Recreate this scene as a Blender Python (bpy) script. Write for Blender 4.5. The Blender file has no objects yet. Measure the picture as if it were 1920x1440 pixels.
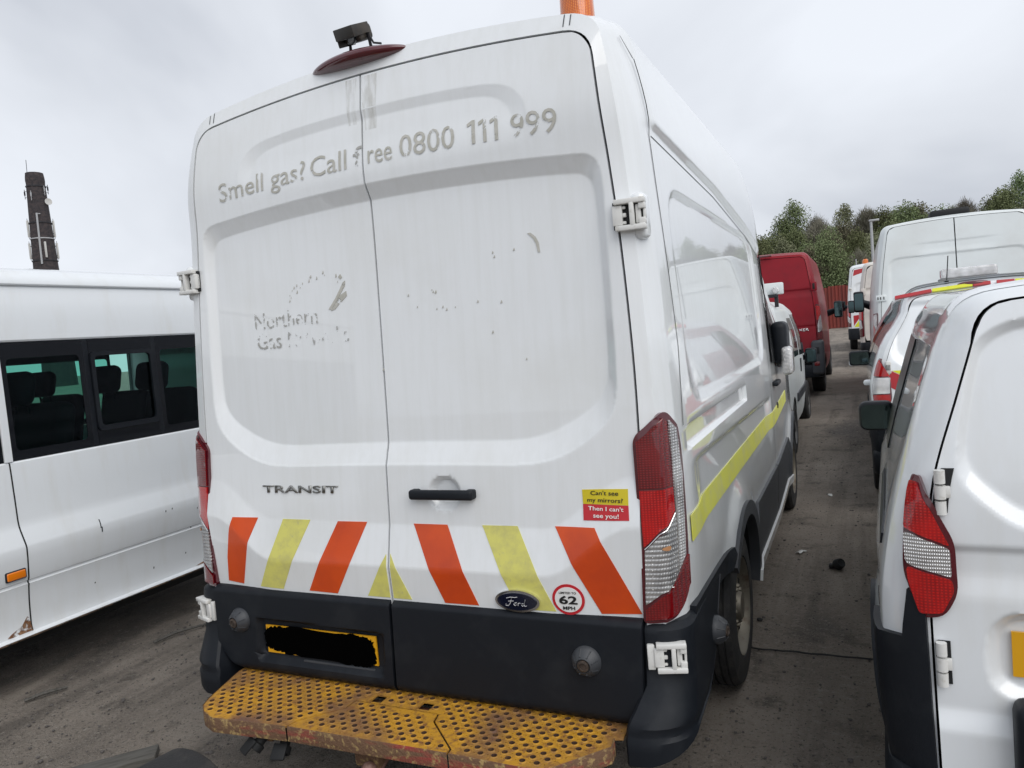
import bpy, bmesh, math, random
from mathutils import Vector, Matrix, noise
from mathutils.geometry import delaunay_2d_cdt
random.seed(7)
R = math.radians
scene = bpy.context.scene
COL = scene.collection

# ------------------------------------------------------------------ camera
CAM = (1.565, -2.25, 1.68)
_rows = [[0.903363683681877, 0.4197441210434347, -0.08802799471863473],
         [-0.05281915689276176, -0.09480341039605414, -0.9940937833234925],
         [-0.42561037542551444, 0.9026777864923629, -0.06347142745677666]]
cd = bpy.data.cameras.new('camera'); cam = bpy.data.objects.new('camera', cd); COL.objects.link(cam)
cd.sensor_width = 36; cd.lens = 1393.62 / 1920 * 36; cd.clip_start = .05; cd.clip_end = 3000
_r, _d, _f = [Vector(v) for v in _rows]
_m = Matrix((_r, -_d, -_f)).transposed().to_4x4(); _m.translation = CAM
cam.matrix_world = _m
scene.camera = cam
# ------------------------------------------------------------------ world and light
SUN_EL, SUN_AZ = R(44), R(128)      # behind the camera, a little to the right (azimuth clockwise from +y)
w = bpy.data.worlds.new('World'); scene.world = w; w.use_nodes = True
nt = w.node_tree; nt.nodes.clear()
def N(tree, t, **kw):
    n = tree.nodes.new(t)
    for k, v in kw.items():
        if k.startswith('i_'):
            key = k[2:]
            n.inputs[int(key) if key.isdigit() else key.replace('_', ' ')].default_value = v
        else: setattr(n, k, v)
    return n
out = N(nt, 'ShaderNodeOutputWorld')
sky = N(nt, 'ShaderNodeTexSky', sky_type='NISHITA', sun_disc=False, sun_elevation=SUN_EL, sun_rotation=SUN_AZ)
bg1 = N(nt, 'ShaderNodeBackground', i_Strength=.06)
nt.links.new(sky.outputs[0], bg1.inputs[0])
tc = N(nt, 'ShaderNodeTexCoord')
sep = N(nt, 'ShaderNodeSeparateXYZ'); nt.links.new(tc.outputs['Generated'], sep.inputs[0])
zz = N(nt, 'ShaderNodeMath', operation='MAXIMUM', i_1=0.0); nt.links.new(sep.outputs[2], zz.inputs[0])
za = N(nt, 'ShaderNodeMath', operation='ADD', i_1=.35); nt.links.new(zz.outputs[0], za.inputs[0])
dv = N(nt, 'ShaderNodeVectorMath', operation='DIVIDE')
cmb = N(nt, 'ShaderNodeCombineXYZ')
for i in range(3): nt.links.new(za.outputs[0], cmb.inputs[i])
nt.links.new(tc.outputs['Generated'], dv.inputs[0]); nt.links.new(cmb.outputs[0], dv.inputs[1])
n1 = N(nt, 'ShaderNodeTexNoise', i_Scale=.95, i_Detail=5.0, i_Roughness=.5, i_Distortion=.5)
nt.links.new(dv.outputs[0], n1.inputs['Vector'])
cr = N(nt, 'ShaderNodeValToRGB')
e = cr.color_ramp.elements
e[0].position = .34; e[0].color = (.50, .53, .59, 1)
e[1].position = .64; e[1].color = (.80, .835, .895, 1)
m_ = e.new(.48); m_.color = (.665, .695, .75, 1)
nt.links.new(n1.outputs[0], cr.inputs[0])
bg2 = N(nt, 'ShaderNodeBackground', i_Strength=.97)
nt.links.new(cr.outputs[0], bg2.inputs[0])
mx = N(nt, 'ShaderNodeMixShader', i_0=.95)
nt.links.new(bg1.outputs[0], mx.inputs[1]); nt.links.new(bg2.outputs[0], mx.inputs[2]); nt.links.new(mx.outputs[0], out.inputs[0])
sd = bpy.data.lights.new('sun', 'SUN'); sd.energy = 1.5; sd.angle = R(50); sd.color = (1, .97, .93)
so = bpy.data.objects.new('sun', sd); COL.objects.link(so)
_dir = Vector((math.sin(SUN_AZ) * math.cos(SUN_EL), math.cos(SUN_AZ) * math.cos(SUN_EL), math.sin(SUN_EL)))
so.rotation_euler = _dir.to_track_quat('Z', 'Y').to_euler(); so.location = (0, 0, 40)
vs = scene.view_settings
vs.view_transform = 'Standard'; vs.look = 'None'; vs.exposure = .22; vs.gamma = 1; vs.use_curve_mapping = False
scene.cycles.max_bounces = 8; scene.cycles.transparent_max_bounces = 16

# ------------------------------------------------------------------ materials
def mat(name, base, rough=.5, metal=0, coat=0, coat_rough=.04, spec=.5, mix=None, scale=4, stretch=(1, 1, 1), lo=.45, hi=.65,
        detail=5, bump=0, bscale=60, mix2=None, scale2=12, lo2=.5, hi2=.7, alpha=None, rnd=0, distort=0):
    m = bpy.data.materials.new(name); m.use_nodes = True
    t = m.node_tree; L = t.links.new; p = t.nodes['Principled BSDF']
    p.inputs['Base Color'].default_value = (*base, 1); p.inputs['Roughness'].default_value = rough
    p.inputs['Metallic'].default_value = metal; p.inputs['Coat Weight'].default_value = coat
    p.inputs['Coat Roughness'].default_value = coat_rough; p.inputs['Specular IOR Level'].default_value = spec
    co = N(t, 'ShaderNodeTexCoord'); src = None
    def nz(sc, st, lo, hi, det, dis=0):
        mp = N(t, 'ShaderNodeMapping'); mp.inputs['Scale'].default_value = st
        L(co.outputs['Object'], mp.inputs[0])
        a = N(t, 'ShaderNodeTexNoise', i_Scale=sc, i_Detail=det, i_Roughness=.6, i_Distortion=dis); L(mp.outputs[0], a.inputs['Vector'])
        r = N(t, 'ShaderNodeMapRange', i_1=lo, i_2=hi); L(a.outputs[0], r.inputs[0])
        return r.outputs[0]
    def mixc(cin, col, fac):
        x = N(t, 'ShaderNodeMix', data_type='RGBA'); L(fac, x.inputs[0])
        if isinstance(cin, tuple): x.inputs[6].default_value = (*cin, 1)
        else: L(cin, x.inputs[6])
        x.inputs[7].default_value = (*col, 1); return x.outputs[2]
    cur = base
    if mix: cur = mixc(cur, mix, nz(scale, stretch, lo, hi, detail, distort))
    if mix2: cur = mixc(cur, mix2, nz(scale2, (1, 1, 1), lo2, hi2, 6))
    if rnd:
        oi = N(t, 'ShaderNodeObjectInfo'); hs = N(t, 'ShaderNodeHueSaturation')
        mr = N(t, 'ShaderNodeMapRange', i_3=1 - rnd, i_4=1 + rnd); L(oi.outputs['Random'], mr.inputs[0]); L(mr.outputs[0], hs.inputs['Value'])
        mr2 = N(t, 'ShaderNodeMapRange', i_3=.47, i_4=.53); L(oi.outputs['Random'], mr2.inputs[0]); L(mr2.outputs[0], hs.inputs['Hue'])
        if isinstance(cur, tuple): hs.inputs['Color'].default_value = (*cur, 1)
        else: L(cur, hs.inputs['Color'])
        cur = hs.outputs[0]
    if not isinstance(cur, tuple): L(cur, p.inputs['Base Color'])
    if bump:
        b = N(t, 'ShaderNodeBump', i_Strength=bump, i_Distance=.01)
        a = N(t, 'ShaderNodeTexNoise', i_Scale=bscale, i_Detail=6.0); L(co.outputs['Object'], a.inputs['Vector'])
        L(a.outputs[0], b.inputs['Height']); L(b.outputs[0], p.inputs['Normal'])
    if alpha is not None:
        L(nz(*alpha), p.inputs['Alpha'])
    return m
def lens_mat(name, base, sc=40, axis='Z', strength=.15, mix=None, hi=None, metal=0, rough=.12, coat=1, ax2='X', sc2=None):
    """moulded lamp plastic: fine prism grid under a smooth clear face"""
    m = mat(name, base, rough, metal=metal, coat=coat, coat_rough=.015, spec=.4)
    t = m.node_tree; p = t.nodes['Principled BSDF']; co = N(t, 'ShaderNodeTexCoord'); L = t.links.new
    b = N(t, 'ShaderNodeBump', i_Strength=strength, i_Distance=.004)
    wv = N(t, 'ShaderNodeTexWave', bands_direction=axis, i_Scale=sc, i_Distortion=.2); wv2 = N(t, 'ShaderNodeTexWave', bands_direction=ax2, i_Scale=sc2 or sc * .8)
    mu = N(t, 'ShaderNodeMath', operation='MULTIPLY'); L(co.outputs['Object'], wv.inputs[0]); L(co.outputs['Object'], wv2.inputs[0]); L(wv.outputs[1], mu.inputs[0]); L(wv2.outputs[1], mu.inputs[1])
    L(mu.outputs[0], b.inputs['Height']); L(b.outputs[0], p.inputs['Normal'])
    nz = N(t, 'ShaderNodeTexNoise', i_Scale=11.0, i_Detail=2.0); L(co.outputs['Object'], nz.inputs['Vector']); mr = N(t, 'ShaderNodeMapRange', i_1=.35, i_2=.65); L(nz.outputs[0], mr.inputs[0])
    x1 = N(t, 'ShaderNodeMix', data_type='RGBA'); L(mr.outputs[0], x1.inputs[0]); x1.inputs[6].default_value = (*base, 1); x1.inputs[7].default_value = (*(mix or base), 1)
    x2 = N(t, 'ShaderNodeMix', data_type='RGBA'); L(mu.outputs[0], x2.inputs[0]); L(x1.outputs[2], x2.inputs[6]); x2.inputs[7].default_value = (*(hi or base), 1); L(x2.outputs[2], p.inputs['Base Color'])
    return m
def glass_mat(name, tint, gloss=(.32, .35, .40)):
    m = bpy.data.materials.new(name); m.use_nodes = True; t = m.node_tree; t.nodes.clear()
    o = N(t, 'ShaderNodeOutputMaterial'); tr = N(t, 'ShaderNodeBsdfTransparent'); tr.inputs[0].default_value = (*tint, 1)
    gl = N(t, 'ShaderNodeBsdfGlossy', i_Roughness=.01); gl.inputs[0].default_value = (*gloss, 1)
    fr = N(t, 'ShaderNodeFresnel', i_IOR=1.45); x = N(t, 'ShaderNodeMixShader')
    t.links.new(fr.outputs[0], x.inputs[0]); t.links.new(tr.outputs[0], x.inputs[1]); t.links.new(gl.outputs[0], x.inputs[2]); t.links.new(x.outputs[0], o.inputs[0])
    return m
M = {}
M['white'] = mat('white_paint', (.785, .81, .828), .30, coat=1, coat_rough=.015, mix=(.735, .757, .762), scale=36, stretch=(1, 1, .05), lo=.42, hi=.85, mix2=(.69, .70, .68), scale2=1.7, lo2=.5, hi2=.95)
M['white_clean'] = mat('clean_white_paint', (.77, .80, .825), .3, coat=1, coat_rough=.03, mix=(.70, .71, .70), scale=3, stretch=(3, 3, .6), lo=.5, hi=.9)
M['white_dull'] = mat('dull_white_paint', (.70, .74, .745), .45, coat=.25, mix=(.62, .64, .63), scale=2, lo=.4, hi=.8)
M['cream'] = mat('cream_paint', (.66, .63, .58), .4, coat=.3, mix=(.55, .53, .5), scale=3)
M['grime'] = mat('green_grimy_white', (.70, .71, .69), .4, coat=.3, mix=(.36, .37, .31), scale=7, lo=.55, hi=.8)
M['red'] = mat('red_paint', (.25, .005, .014), .5, coat=.15, coat_rough=.1, spec=.25, mix=(.20, .006, .014), scale=3)
M['plastic'] = mat('dark_plastic', (.0078, .0100, .0142), .5, spec=.26, mix=(.021, .024, .028), scale=6, lo=.5, hi=.85, bump=.12, bscale=700)
M['plastic_grey'] = mat('grey_plastic', (.038, .042, .049), .5, mix=(.06, .063, .067), scale=5, lo=.5, hi=.8, bump=.12, bscale=500)
M['black'] = mat('black_seal', (.006, .007, .008), .7)
M['rubber'] = mat('tyre_rubber', (.016, .016, .017), .8, mix=(.05, .047, .042), scale=14, lo=.5, hi=.8, bump=.4, bscale=120)
M['rim'] = mat('steel_wheel', (.17, .155, .125), .5, .5, mix=(.085, .055, .035), scale=18, lo=.5, hi=.72)
M['rimdark'] = mat('dark_wheel', (.10, .10, .10), .5, .3)
M['hinge'] = mat('painted_hinge', (.70, .70, .68), .4, coat=.3, mix=(.40, .38, .32), scale=30, lo=.55, hi=.8)
M['chrome'] = mat('chrome', (.75, .75, .75), .16, 1)
M['badge_grey'] = mat('badge_metal', (.34, .34, .33), .3, .8, mix=(.10, .10, .09), scale=40, lo=.4, hi=.7)
M['dull_amber'] = mat('dull_amber', (.45, .22, .10), .4)
M['script'] = mat('script_silver', (.62, .62, .64), .4)
M['lockcore'] = mat('tarnished_lock', (.055, .042, .034), .6, .3, mix=(.10, .075, .06), scale=60)
M['marker'] = mat('marker_amber', (.78, .20, .008), .2, coat=.8)
M['cabglass'] = mat('cab_glass', (.006, .007, .008), .25, spec=.15)
M['streak'] = mat('grime_streak', (.50, .48, .42), .7, alpha=(9, (5, 5, .4), .40, 1.25, 3))
M['navy'] = mat('navy_enamel', (.005, .007, .022), .15, coat=1)
M['red_lens'] = lens_mat('red_lens', (.13, .002, .004), 42, hi=(.22, .004, .006), mix=(.08, .002, .004))
M['red_bright'] = lens_mat('bright_red_lens', (.42, .004, .005), 42, 'Z', .08, hi=(.58, .008, .006), mix=(.24, .002, .004))
M['red_dark'] = mat('dark_red_lens', (.085, .004, .010), .15, coat=1, coat_rough=.02)
M['clear_lens'] = lens_mat('clear_lens', (.55, .55, .55), 75, 'X', .55, hi=(.90, .90, .90), mix=(.16, .16, .17), metal=.7, rough=.2, ax2='Z', sc2=22)
M['clear_bright'] = lens_mat('bright_clear_lens', (.75, .75, .75), 60, 'X', .7, hi=(.95, .95, .95), mix=(.35, .34, .34), metal=.6, rough=.18, ax2='Z', sc2=34)
M['amber'] = lens_mat('amber_lens', (.70, .13, .006), 60, 'Z', .3, mix=(.45, .07, .004), hi=(.95, .30, .015))
M['orange'] = mat('orange_film', (.66, .072, .003), .38, coat=.3, coat_rough=.1, mix=(.52, .05, .005), scale=3)
M['yellow'] = mat('yellow_film', (.66, .63, .16), .45, mix=(.52, .49, .17), scale=22, lo=.42, hi=.75, mix2=(.45, .43, .22), scale2=60, lo2=.6, hi2=.8)
M['hiyellow'] = mat('fluorescent_yellow_film', (.70, .72, .02), .4, coat=.3)
M['side_yellow'] = mat('worn_yellow_film', (.66, .66, .10), .45, mix=(.60, .60, .20), scale=9)
M['hired'] = mat('red_film', (.42, .010, .018), .35, coat=.4)
M['sticker_yellow'] = mat('sticker_yellow', (.62, .50, .012), .4)
M['sticker_red'] = mat('sticker_red', (.52, .018, .028), .4)
M['sticker_white'] = mat('sticker_white', (.78, .78, .77), .4)
M['ink'] = mat('black_ink', (.008, .008, .009), .5)
M['white_ink'] = mat('white_ink', (.8, .78, .76), .5)
M['plate'] = mat('plate_yellow', (.72, .36, .008), .35, coat=.4)
M['blackout'] = mat('matt_black_paint', (.0015, .0015, .0015), .95, spec=.0)
M['ghost'] = mat('worn_lettering', (.44, .435, .385), .5, mix=(.52, .51, .47), scale=30, alpha=(26, (1, 1, 1), .36, .44, 4))
M['ghost_faint'] = mat('scraped_lettering', (.40, .405, .395), .5, alpha=(42, (1, 1, 1), .56, .60, 4))
M['ghost_mid'] = mat('half_scraped_lettering', (.38, .38, .36), .5, alpha=(46, (1, 1, 1), .47, .52, 4))
M['tread'] = mat('yellow_tread_paint', (.52, .265, .022), .55, mix=(.16, .085, .055), scale=4.2, lo=.45, hi=.66, mix2=(.22, .10, .035), scale2=40, lo2=.50, hi2=.68, bump=.35, bscale=150)
M['tread_rust_shade'] = mat('rusty_shaded_dimple', (.055, .028, .018), .85, mix=(.15, .07, .02), scale=24, lo=.50, hi=.70)  # rust on the rims, colour darkened further so the hole walls look shaded
M['tread_edge'] = mat('flaked_step_edge', (.14, .075, .04), .75, mix=(.30, .035, .03), scale=7, lo=.53, hi=.66, stretch=(.4, 1, 2.4), mix2=(.36, .25, .10), scale2=50, lo2=.53, hi2=.66, bump=.5, bscale=120)
M['dark_glass'] = mat('dark_glass', (.012, .015, .018), .03, coat=0, spec=.6)
M['mirror'] = mat('mirror_glass', (.07, .105, .11), .04, 1)
M['tint'] = glass_mat('tinted_glass', (.36, .70, .61))
M['frit'] = mat('black_glass_border', (.005, .006, .009), .08, spec=.3)
M['seat'] = mat('seat_cloth', (.006, .007, .01), .9, spec=.1)
M['interior'] = mat('interior_lining', (.014, .016, .02), .9, spec=.1)
M['fabric_grey'] = mat('grey_trim', (.2, .2, .2), .8)
M['gravel'] = mat('gravel_stone', (.13, .12, .11), .9, rnd=.4)
M['brick'] = mat('dark_brick', (.042, .036, .040), .9, mix=(.075, .058, .055), scale=1.6, lo=.4, hi=.7, stretch=(1, 1, 3), mix2=(.03, .027, .03), scale2=3, lo2=.45, hi2=.6)
M['galv'] = mat('galvanised_steel', (.42, .43, .44), .5, .4)
M['antenna_white'] = mat('antenna_cover', (.55, .55, .53), .5)
M['darkmetal'] = mat('dark_metal', (.03, .03, .035), .5, .4)
M['camera_black'] = mat('camera_housing', (.028, .026, .023), .5, mix=(.055, .045, .035), scale=12)
M['fence'] = mat('red_sheet_metal', (.21, .035, .025), .6, mix=(.14, .03, .025), scale=.8, stretch=(3, 3, .4))
M['leaf1'] = mat('spring_leaves', (.175, .205, .105), .9, spec=.05, mix=(.14, .175, .08), scale=.7, rnd=.3)
M['leaf2'] = mat('olive_leaves', (.205, .205, .13), .9, spec=.05, mix=(.165, .17, .10), scale=.8, rnd=.3)
M['twig'] = mat('bare_twigs', (.205, .19, .15), .85, mix=(.15, .15, .10), scale=.9, rnd=.25)
M['bark'] = mat('bark', (.07, .058, .05), .9)
M['wood'] = mat('weathered_wood', (.10, .095, .085), .85, mix=(.05, .047, .04), scale=6, stretch=(1, 14, 8))
M['litter'] = mat('white_plastic_scrap', (.6, .6, .58), .6)
M['rustpipe'] = mat('rusty_pipe', (.16, .08, .06), .8, mix=(.3, .2, .17), scale=20)
# ground: tarmac under dust, mud and gravel
def ground_mat():
    m = bpy.data.materials.new('dirty_tarmac'); m.use_nodes = True; t = m.node_tree; L = t.links.new; p = t.nodes['Principled BSDF']
    co = N(t, 'ShaderNodeTexCoord')
    def nz(sc, det=8, lo=.4, hi=.6, st=(1, 1, 1), dis=0):
        mp = N(t, 'ShaderNodeMapping'); mp.inputs['Scale'].default_value = st; L(co.outputs['Object'], mp.inputs[0])
        a = N(t, 'ShaderNodeTexNoise', i_Scale=sc, i_Detail=det, i_Roughness=.62, i_Distortion=dis); L(mp.outputs[0], a.inputs['Vector'])
        r = N(t, 'ShaderNodeMapRange', i_1=lo, i_2=hi); L(a.outputs[0], r.inputs[0]); return r.outputs[0]
    cur = None
    def mx(a, b, f, k=1.0):
        x = N(t, 'ShaderNodeMix', data_type='RGBA')
        if k != 1:
            mm = N(t, 'ShaderNodeMath', operation='MULTIPLY', i_1=k); L(f, mm.inputs[0]); f = mm.outputs[0]
        L(f, x.inputs[0])
        for s, i in ((a, 6), (b, 7)):
            if isinstance(s, tuple): x.inputs[i].default_value = (*s, 1)
            else: L(s, x.inputs[i])
        return x.outputs[2]
    cur = mx((.235, .202, .168), (.37, .32, .27), nz(.9, 8, .35, .65))
    cur = mx(cur, (.068, .057, .048), nz(.55, 6, .55, .68, (1.6, .7, 1), .6), .85)       # damp oily patches
    cur = mx(cur, (.13, .112, .095), nz(1.6, 5, .50, .66, (2.6, .18, 1), .3), .7)            # wheel tracks along the lane
    cur = mx(cur, (.085, .072, .061), nz(3.2, 6, .56, .66), .7)
    cur = mx(cur, (.34, .305, .262), nz(26, 6, .55, .68), .85)                                # dusty grit
    cur = mx(cur, (.05, .045, .04), nz(60, 4, .57, .68), .85)
    cur = mx(cur, (.42, .39, .35), nz(150, 2, .63, .70), .9)
    cur = mx(cur, (.055, .07, .022), nz(1.9, 8, .66, .76), .45)                               # thin moss
    L(cur, p.inputs['Base Color'])
    rr = N(t, 'ShaderNodeMapRange', i_3=.95, i_4=.62); L(nz(.55, 6, .56, .68, (1.6, .7, 1), .6), rr.inputs[0]); L(rr.outputs[0], p.inputs['Roughness'])
    b1 = N(t, 'ShaderNodeBump', i_Strength=.9, i_Distance=.016); b2 = N(t, 'ShaderNodeBump', i_Strength=.8, i_Distance=.07)
    L(nz(110, 6, .2, .8), b1.inputs['Height']); L(nz(7, 8, .2, .8), b2.inputs['Height']); L(b2.outputs[0], b1.inputs['Normal']); L(b1.outputs[0], p.inputs['Normal'])
    return m
M['ground'] = ground_mat()

# ------------------------------------------------------------------ helpers
def lerp(a, b, t): return a + (b - a) * t
def interp(x, tab):
    if x <= tab[0][0]: return tab[0][1]
    for (a, va), (b, vb) in zip(tab, tab[1:]):
        if x <= b: return va + (vb - va) * (x - a) / (b - a)
    return tab[-1][1]
def sinterp(x, tab):          # smooth (Catmull-Rom, monotone-ish) interpolation
    if x <= tab[0][0]: return tab[0][1]
    if x >= tab[-1][0]: return tab[-1][1]
    for i in range(len(tab) - 1):
        (a, va), (b, vb) = tab[i], tab[i + 1]
        if x <= b:
            def sl(j):
                if j <= 0 or j >= len(tab) - 1:
                    k = min(max(j, 0), len(tab) - 2); return (tab[k + 1][1] - tab[k][1]) / (tab[k + 1][0] - tab[k][0])
                return (tab[j + 1][1] - tab[j - 1][1]) / (tab[j + 1][0] - tab[j - 1][0])
            h = b - a; t = (x - a) / h; m0, m1 = sl(i) * h, sl(i + 1) * h
            return va * (2 * t ** 3 - 3 * t * t + 1) + m0 * (t ** 3 - 2 * t * t + t) + vb * (-2 * t ** 3 + 3 * t * t) + m1 * (t ** 3 - t * t)
def sstep(a, b, x):
    t = min(1, max(0, (x - a) / (b - a))); return t * t * (3 - 2 * t)
def clamp(x, a=0, b=1): return min(b, max(a, x))
def tag(o, label=None, cat=None, group=None, kind=None):
    for k, v in (('label', label), ('category', cat), ('group', group), ('kind', kind)):
        if v: o[k] = v
    return o
def empty(name, loc, rz=0, label=None, cat=None, group=None):
    o = bpy.data.objects.new(name, None); COL.objects.link(o); o.location = loc; o.rotation_euler = (0, 0, rz); o.empty_display_size = .2
    return tag(o, label, cat, group)
def finish(name, me, m, parent=None, smooth=True, angle=38):
    o = bpy.data.objects.new(name, me); COL.objects.link(o)
    ms = m if isinstance(m, (list, tuple)) else [m]
    for x in ms: me.materials.append(x)
    if smooth:
        me.polygons.foreach_set('use_smooth', [True] * len(me.polygons)); me.set_sharp_from_angle(angle=R(angle))
    if parent: o.parent = parent
    return o
def obj(name, bm, m, parent=None, smooth=True, angle=38, fixn=True):
    if fixn: bmesh.ops.recalc_face_normals(bm, faces=bm.faces)
    me = bpy.data.meshes.new(name); bm.to_mesh(me); bm.free(); return finish(name, me, m, parent, smooth, angle)
def pyobj(name, v, f, m, parent=None, smooth=True, angle=38, idx=None, fixn=False):
    me = bpy.data.meshes.new(name); me.from_pydata(v, [], f); me.update()
    if idx: me.polygons.foreach_set('material_index', idx)
    if fixn:
        b = bmesh.new(); b.from_mesh(me); bmesh.ops.recalc_face_normals(b, faces=b.faces); b.to_mesh(me); b.free()
    return finish(name, me, m, parent, smooth, angle)
def rbox(bm, c, s, r=.0, seg=2, rot=None, taper=1):
    g = bmesh.ops.create_cube(bm, size=1); vv = g['verts']
    for v in vv:
        k = taper if v.co.z > 0 else 1
        v.co = Vector((v.co.x * s[0] * k, v.co.y * s[1] * k, v.co.z * s[2]))
    if r > 0:
        ed = list({e for v in vv for e in v.link_edges})
        g2 = bmesh.ops.bevel(bm, geom=ed, offset=r, segments=seg, affect='EDGES', profile=.5)
        vv = list({v for f in g2['faces'] for v in f.verts} | {v for v in vv if v.is_valid})
    M_ = (rot.to_4x4() if rot else Matrix())
    for v in vv: v.co = (M_ @ v.co) + Vector(c)
    return bm
def lathe(bm, prof, n=32, mx=None):
    """prof: list of (radius, height) along local z"""
    mx = mx or Matrix(); rings = []
    for r, h in prof:
        if r < 1e-5: rings.append([bm.verts.new(mx @ Vector((0, 0, h)))])
        else: rings.append([bm.verts.new(mx @ Vector((r * math.cos(2 * math.pi * i / n), r * math.sin(2 * math.pi * i / n), h))) for i in range(n)])
    for a, b in zip(rings, rings[1:]):
        for i in range(n):
            j = (i + 1) % n
            if len(a) == 1 and len(b) > 1: bm.faces.new((a[0], b[i], b[j]))
            elif len(b) == 1 and len(a) > 1: bm.faces.new((a[i], a[j], b[0]))
            elif len(a) > 1: bm.faces.new((a[i], a[j], b[j], b[i]))
    return bm
def axis_m(loc, d):
    m = Vector(d).to_track_quat('Z', 'Y').to_matrix().to_4x4(); m.translation = loc; return m
def tube(bm, pts, rad, n=8, caps=True):
    rr = rad if isinstance(rad, (list, tuple)) else [rad] * len(pts); pts = [Vector(p) for p in pts]; rings = []
    up = Vector((0, 0, 1))
    for i, p in enumerate(pts):
        d = (pts[min(i + 1, len(pts) - 1)] - pts[max(i - 1, 0)]).normalized()
        a = d.cross(up) if abs(d.dot(up)) < .95 else d.cross(Vector((1, 0, 0)))
        a.normalize(); b = d.cross(a)
        rings.append([bm.verts.new(p + (a * math.cos(2 * math.pi * k / n) + b * math.sin(2 * math.pi * k / n)) * rr[i]) for k in range(n)])
    for a, b in zip(rings, rings[1:]):
        for k in range(n): bm.faces.new((a[k], a[(k + 1) % n], b[(k + 1) % n], b[k]))
    if caps: bm.faces.new(rings[0]); bm.faces.new(rings[-1][::-1])
    return bm
def inpoly(x, y, P):
    c = False; j = len(P) - 1
    for i in range(len(P)):
        if (P[i][1] > y) != (P[j][1] > y) and x < (P[j][0] - P[i][0]) * (y - P[i][1]) / (P[j][1] - P[i][1]) + P[i][0]: c = not c
        j = i
    return c
def densify(P, step):
    o = []
    for a, b in zip(P, P[1:] + P[:1]):
        n = max(1, int(math.hypot(b[0] - a[0], b[1] - a[1]) / step))
        for k in range(n): o.append((lerp(a[0], b[0], k / n), lerp(a[1], b[1], k / n)))
    return o
def roundpoly(P, r, n=5):
    o = []; L_ = len(P)
    for i in range(L_):
        p = Vector(P[i]); a = Vector(P[i - 1]); b = Vector(P[(i + 1) % L_])
        rr = r[i] if isinstance(r, (list, tuple)) else r
        da, db = (a - p), (b - p); k = min(rr, da.length * .49, db.length * .49)
        if k < 1e-4: o.append((p.x, p.y)); continue
        A = p + da.normalized() * k; B = p + db.normalized() * k
        for q in range(n + 1):
            t = q / n; v = A * (1 - t) ** 2 + p * 2 * t * (1 - t) + B * t * t; o.append((v.x, v.y))
    return o
def mapped(P3, u, v, off, outdir):
    e_ = .004; p = P3(u, v)
    if off == 0: return p
    n = (P3(u + e_, v) - P3(u - e_, v)).cross(P3(u, v + e_) - P3(u, v - e_)).normalized()
    if n.dot(outdir) < 0: n = -n
    return p + n * off
def patch(name, P, P3, m, parent=None, off=.002, depth=.004, step=.03, outdir=Vector((0, -1, 0)), holes=(), crown=0, angle=40, grid=True):
    """a thin sheet cut to the 2-D outline P and laid on the surface P3(u, v)"""
    outdir = Vector(outdir)
    B = densify(P, step); pts = [Vector(p) for p in B]; ed = [(i, (i + 1) % len(B)) for i in range(len(B))]
    HB = []
    for H in holes:
        h = densify(H, step); s = len(pts); pts += [Vector(p) for p in h]; ed += [(s + i, s + (i + 1) % len(h)) for i in range(len(h))]; HB.append(h)
    x0, x1 = min(p[0] for p in B), max(p[0] for p in B); y0, y1 = min(p[1] for p in B), max(p[1] for p in B)
    if grid:
        nx, ny = int((x1 - x0) / step), int((y1 - y0) / step)
        for i in range(1, nx):
            for j in range(1, ny):
                q = (x0 + (x1 - x0) * i / nx, y0 + (y1 - y0) * j / ny)
                if inpoly(*q, B) and not any(inpoly(*q, h) for h in HB) and min((q[0] - b[0]) ** 2 + (q[1] - b[1]) ** 2 for b in B) > (step * .35) ** 2: pts.append(Vector(q))
    v2, e2, f2, ov, oe, of = delaunay_2d_cdt(pts, ed, [], 0, 1e-6)
    F = []
    for f in f2:
        cx = sum(v2[i][0] for i in f) / len(f); cy = sum(v2[i][1] for i in f) / len(f)
        if inpoly(cx, cy, B) and not any(inpoly(cx, cy, h) for h in HB): F.append(list(f))
    cx, cy = (x0 + x1) / 2, (y0 + y1) / 2
    def cz(p):
        if not crown: return 0
        return crown * max(0, 1 - ((p[0] - cx) / (x1 - x0) * 2) ** 2) * max(0, 1 - ((p[1] - cy) / (y1 - y0) * 2) ** 2)
    V = [mapped(P3, p[0], p[1], off + cz(p), outdir) for p in v2]
    n0 = len(V); ecount = {}
    for f in F:
        for a, b in zip(f, f[1:] + f[:1]): ecount[(a, b)] = 1
    if F:   # make the sheet face outdir
        a, b, c = [V[i] for i in F[0][:3]]
        if (b - a).cross(c - a).dot(outdir) < 0:
            F = [f[::-1] for f in F]; ecount = {(b, a): 1 for (a, b) in ecount}
    if depth > 0:
        low = {}
        def lo_(i):
            if i not in low:
                low[i] = len(V); V.append(mapped(P3, v2[i][0], v2[i][1], off - depth, outdir))
            return low[i]
        for (a, b) in list(ecount):
            if (b, a) not in ecount: F.append([b, a, lo_(a), lo_(b)])
    return pyobj(name, [tuple(v) for v in V], F, m, parent, True, angle)
def text2d(body, shear=0, bold=0):
    cu = bpy.data.curves.new('lettering', 'FONT'); cu.body = body; cu.size = 1; cu.shear = shear; cu.offset = bold; cu.resolution_u = 3
    o = bpy.data.objects.new('lettering', cu); COL.objects.link(o)
    dg = bpy.context.evaluated_depsgraph_get(); dg.update()
    me = bpy.data.meshes.new_from_object(o.evaluated_get(dg)); bpy.data.objects.remove(o); bpy.data.curves.remove(cu)
    return me
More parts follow.
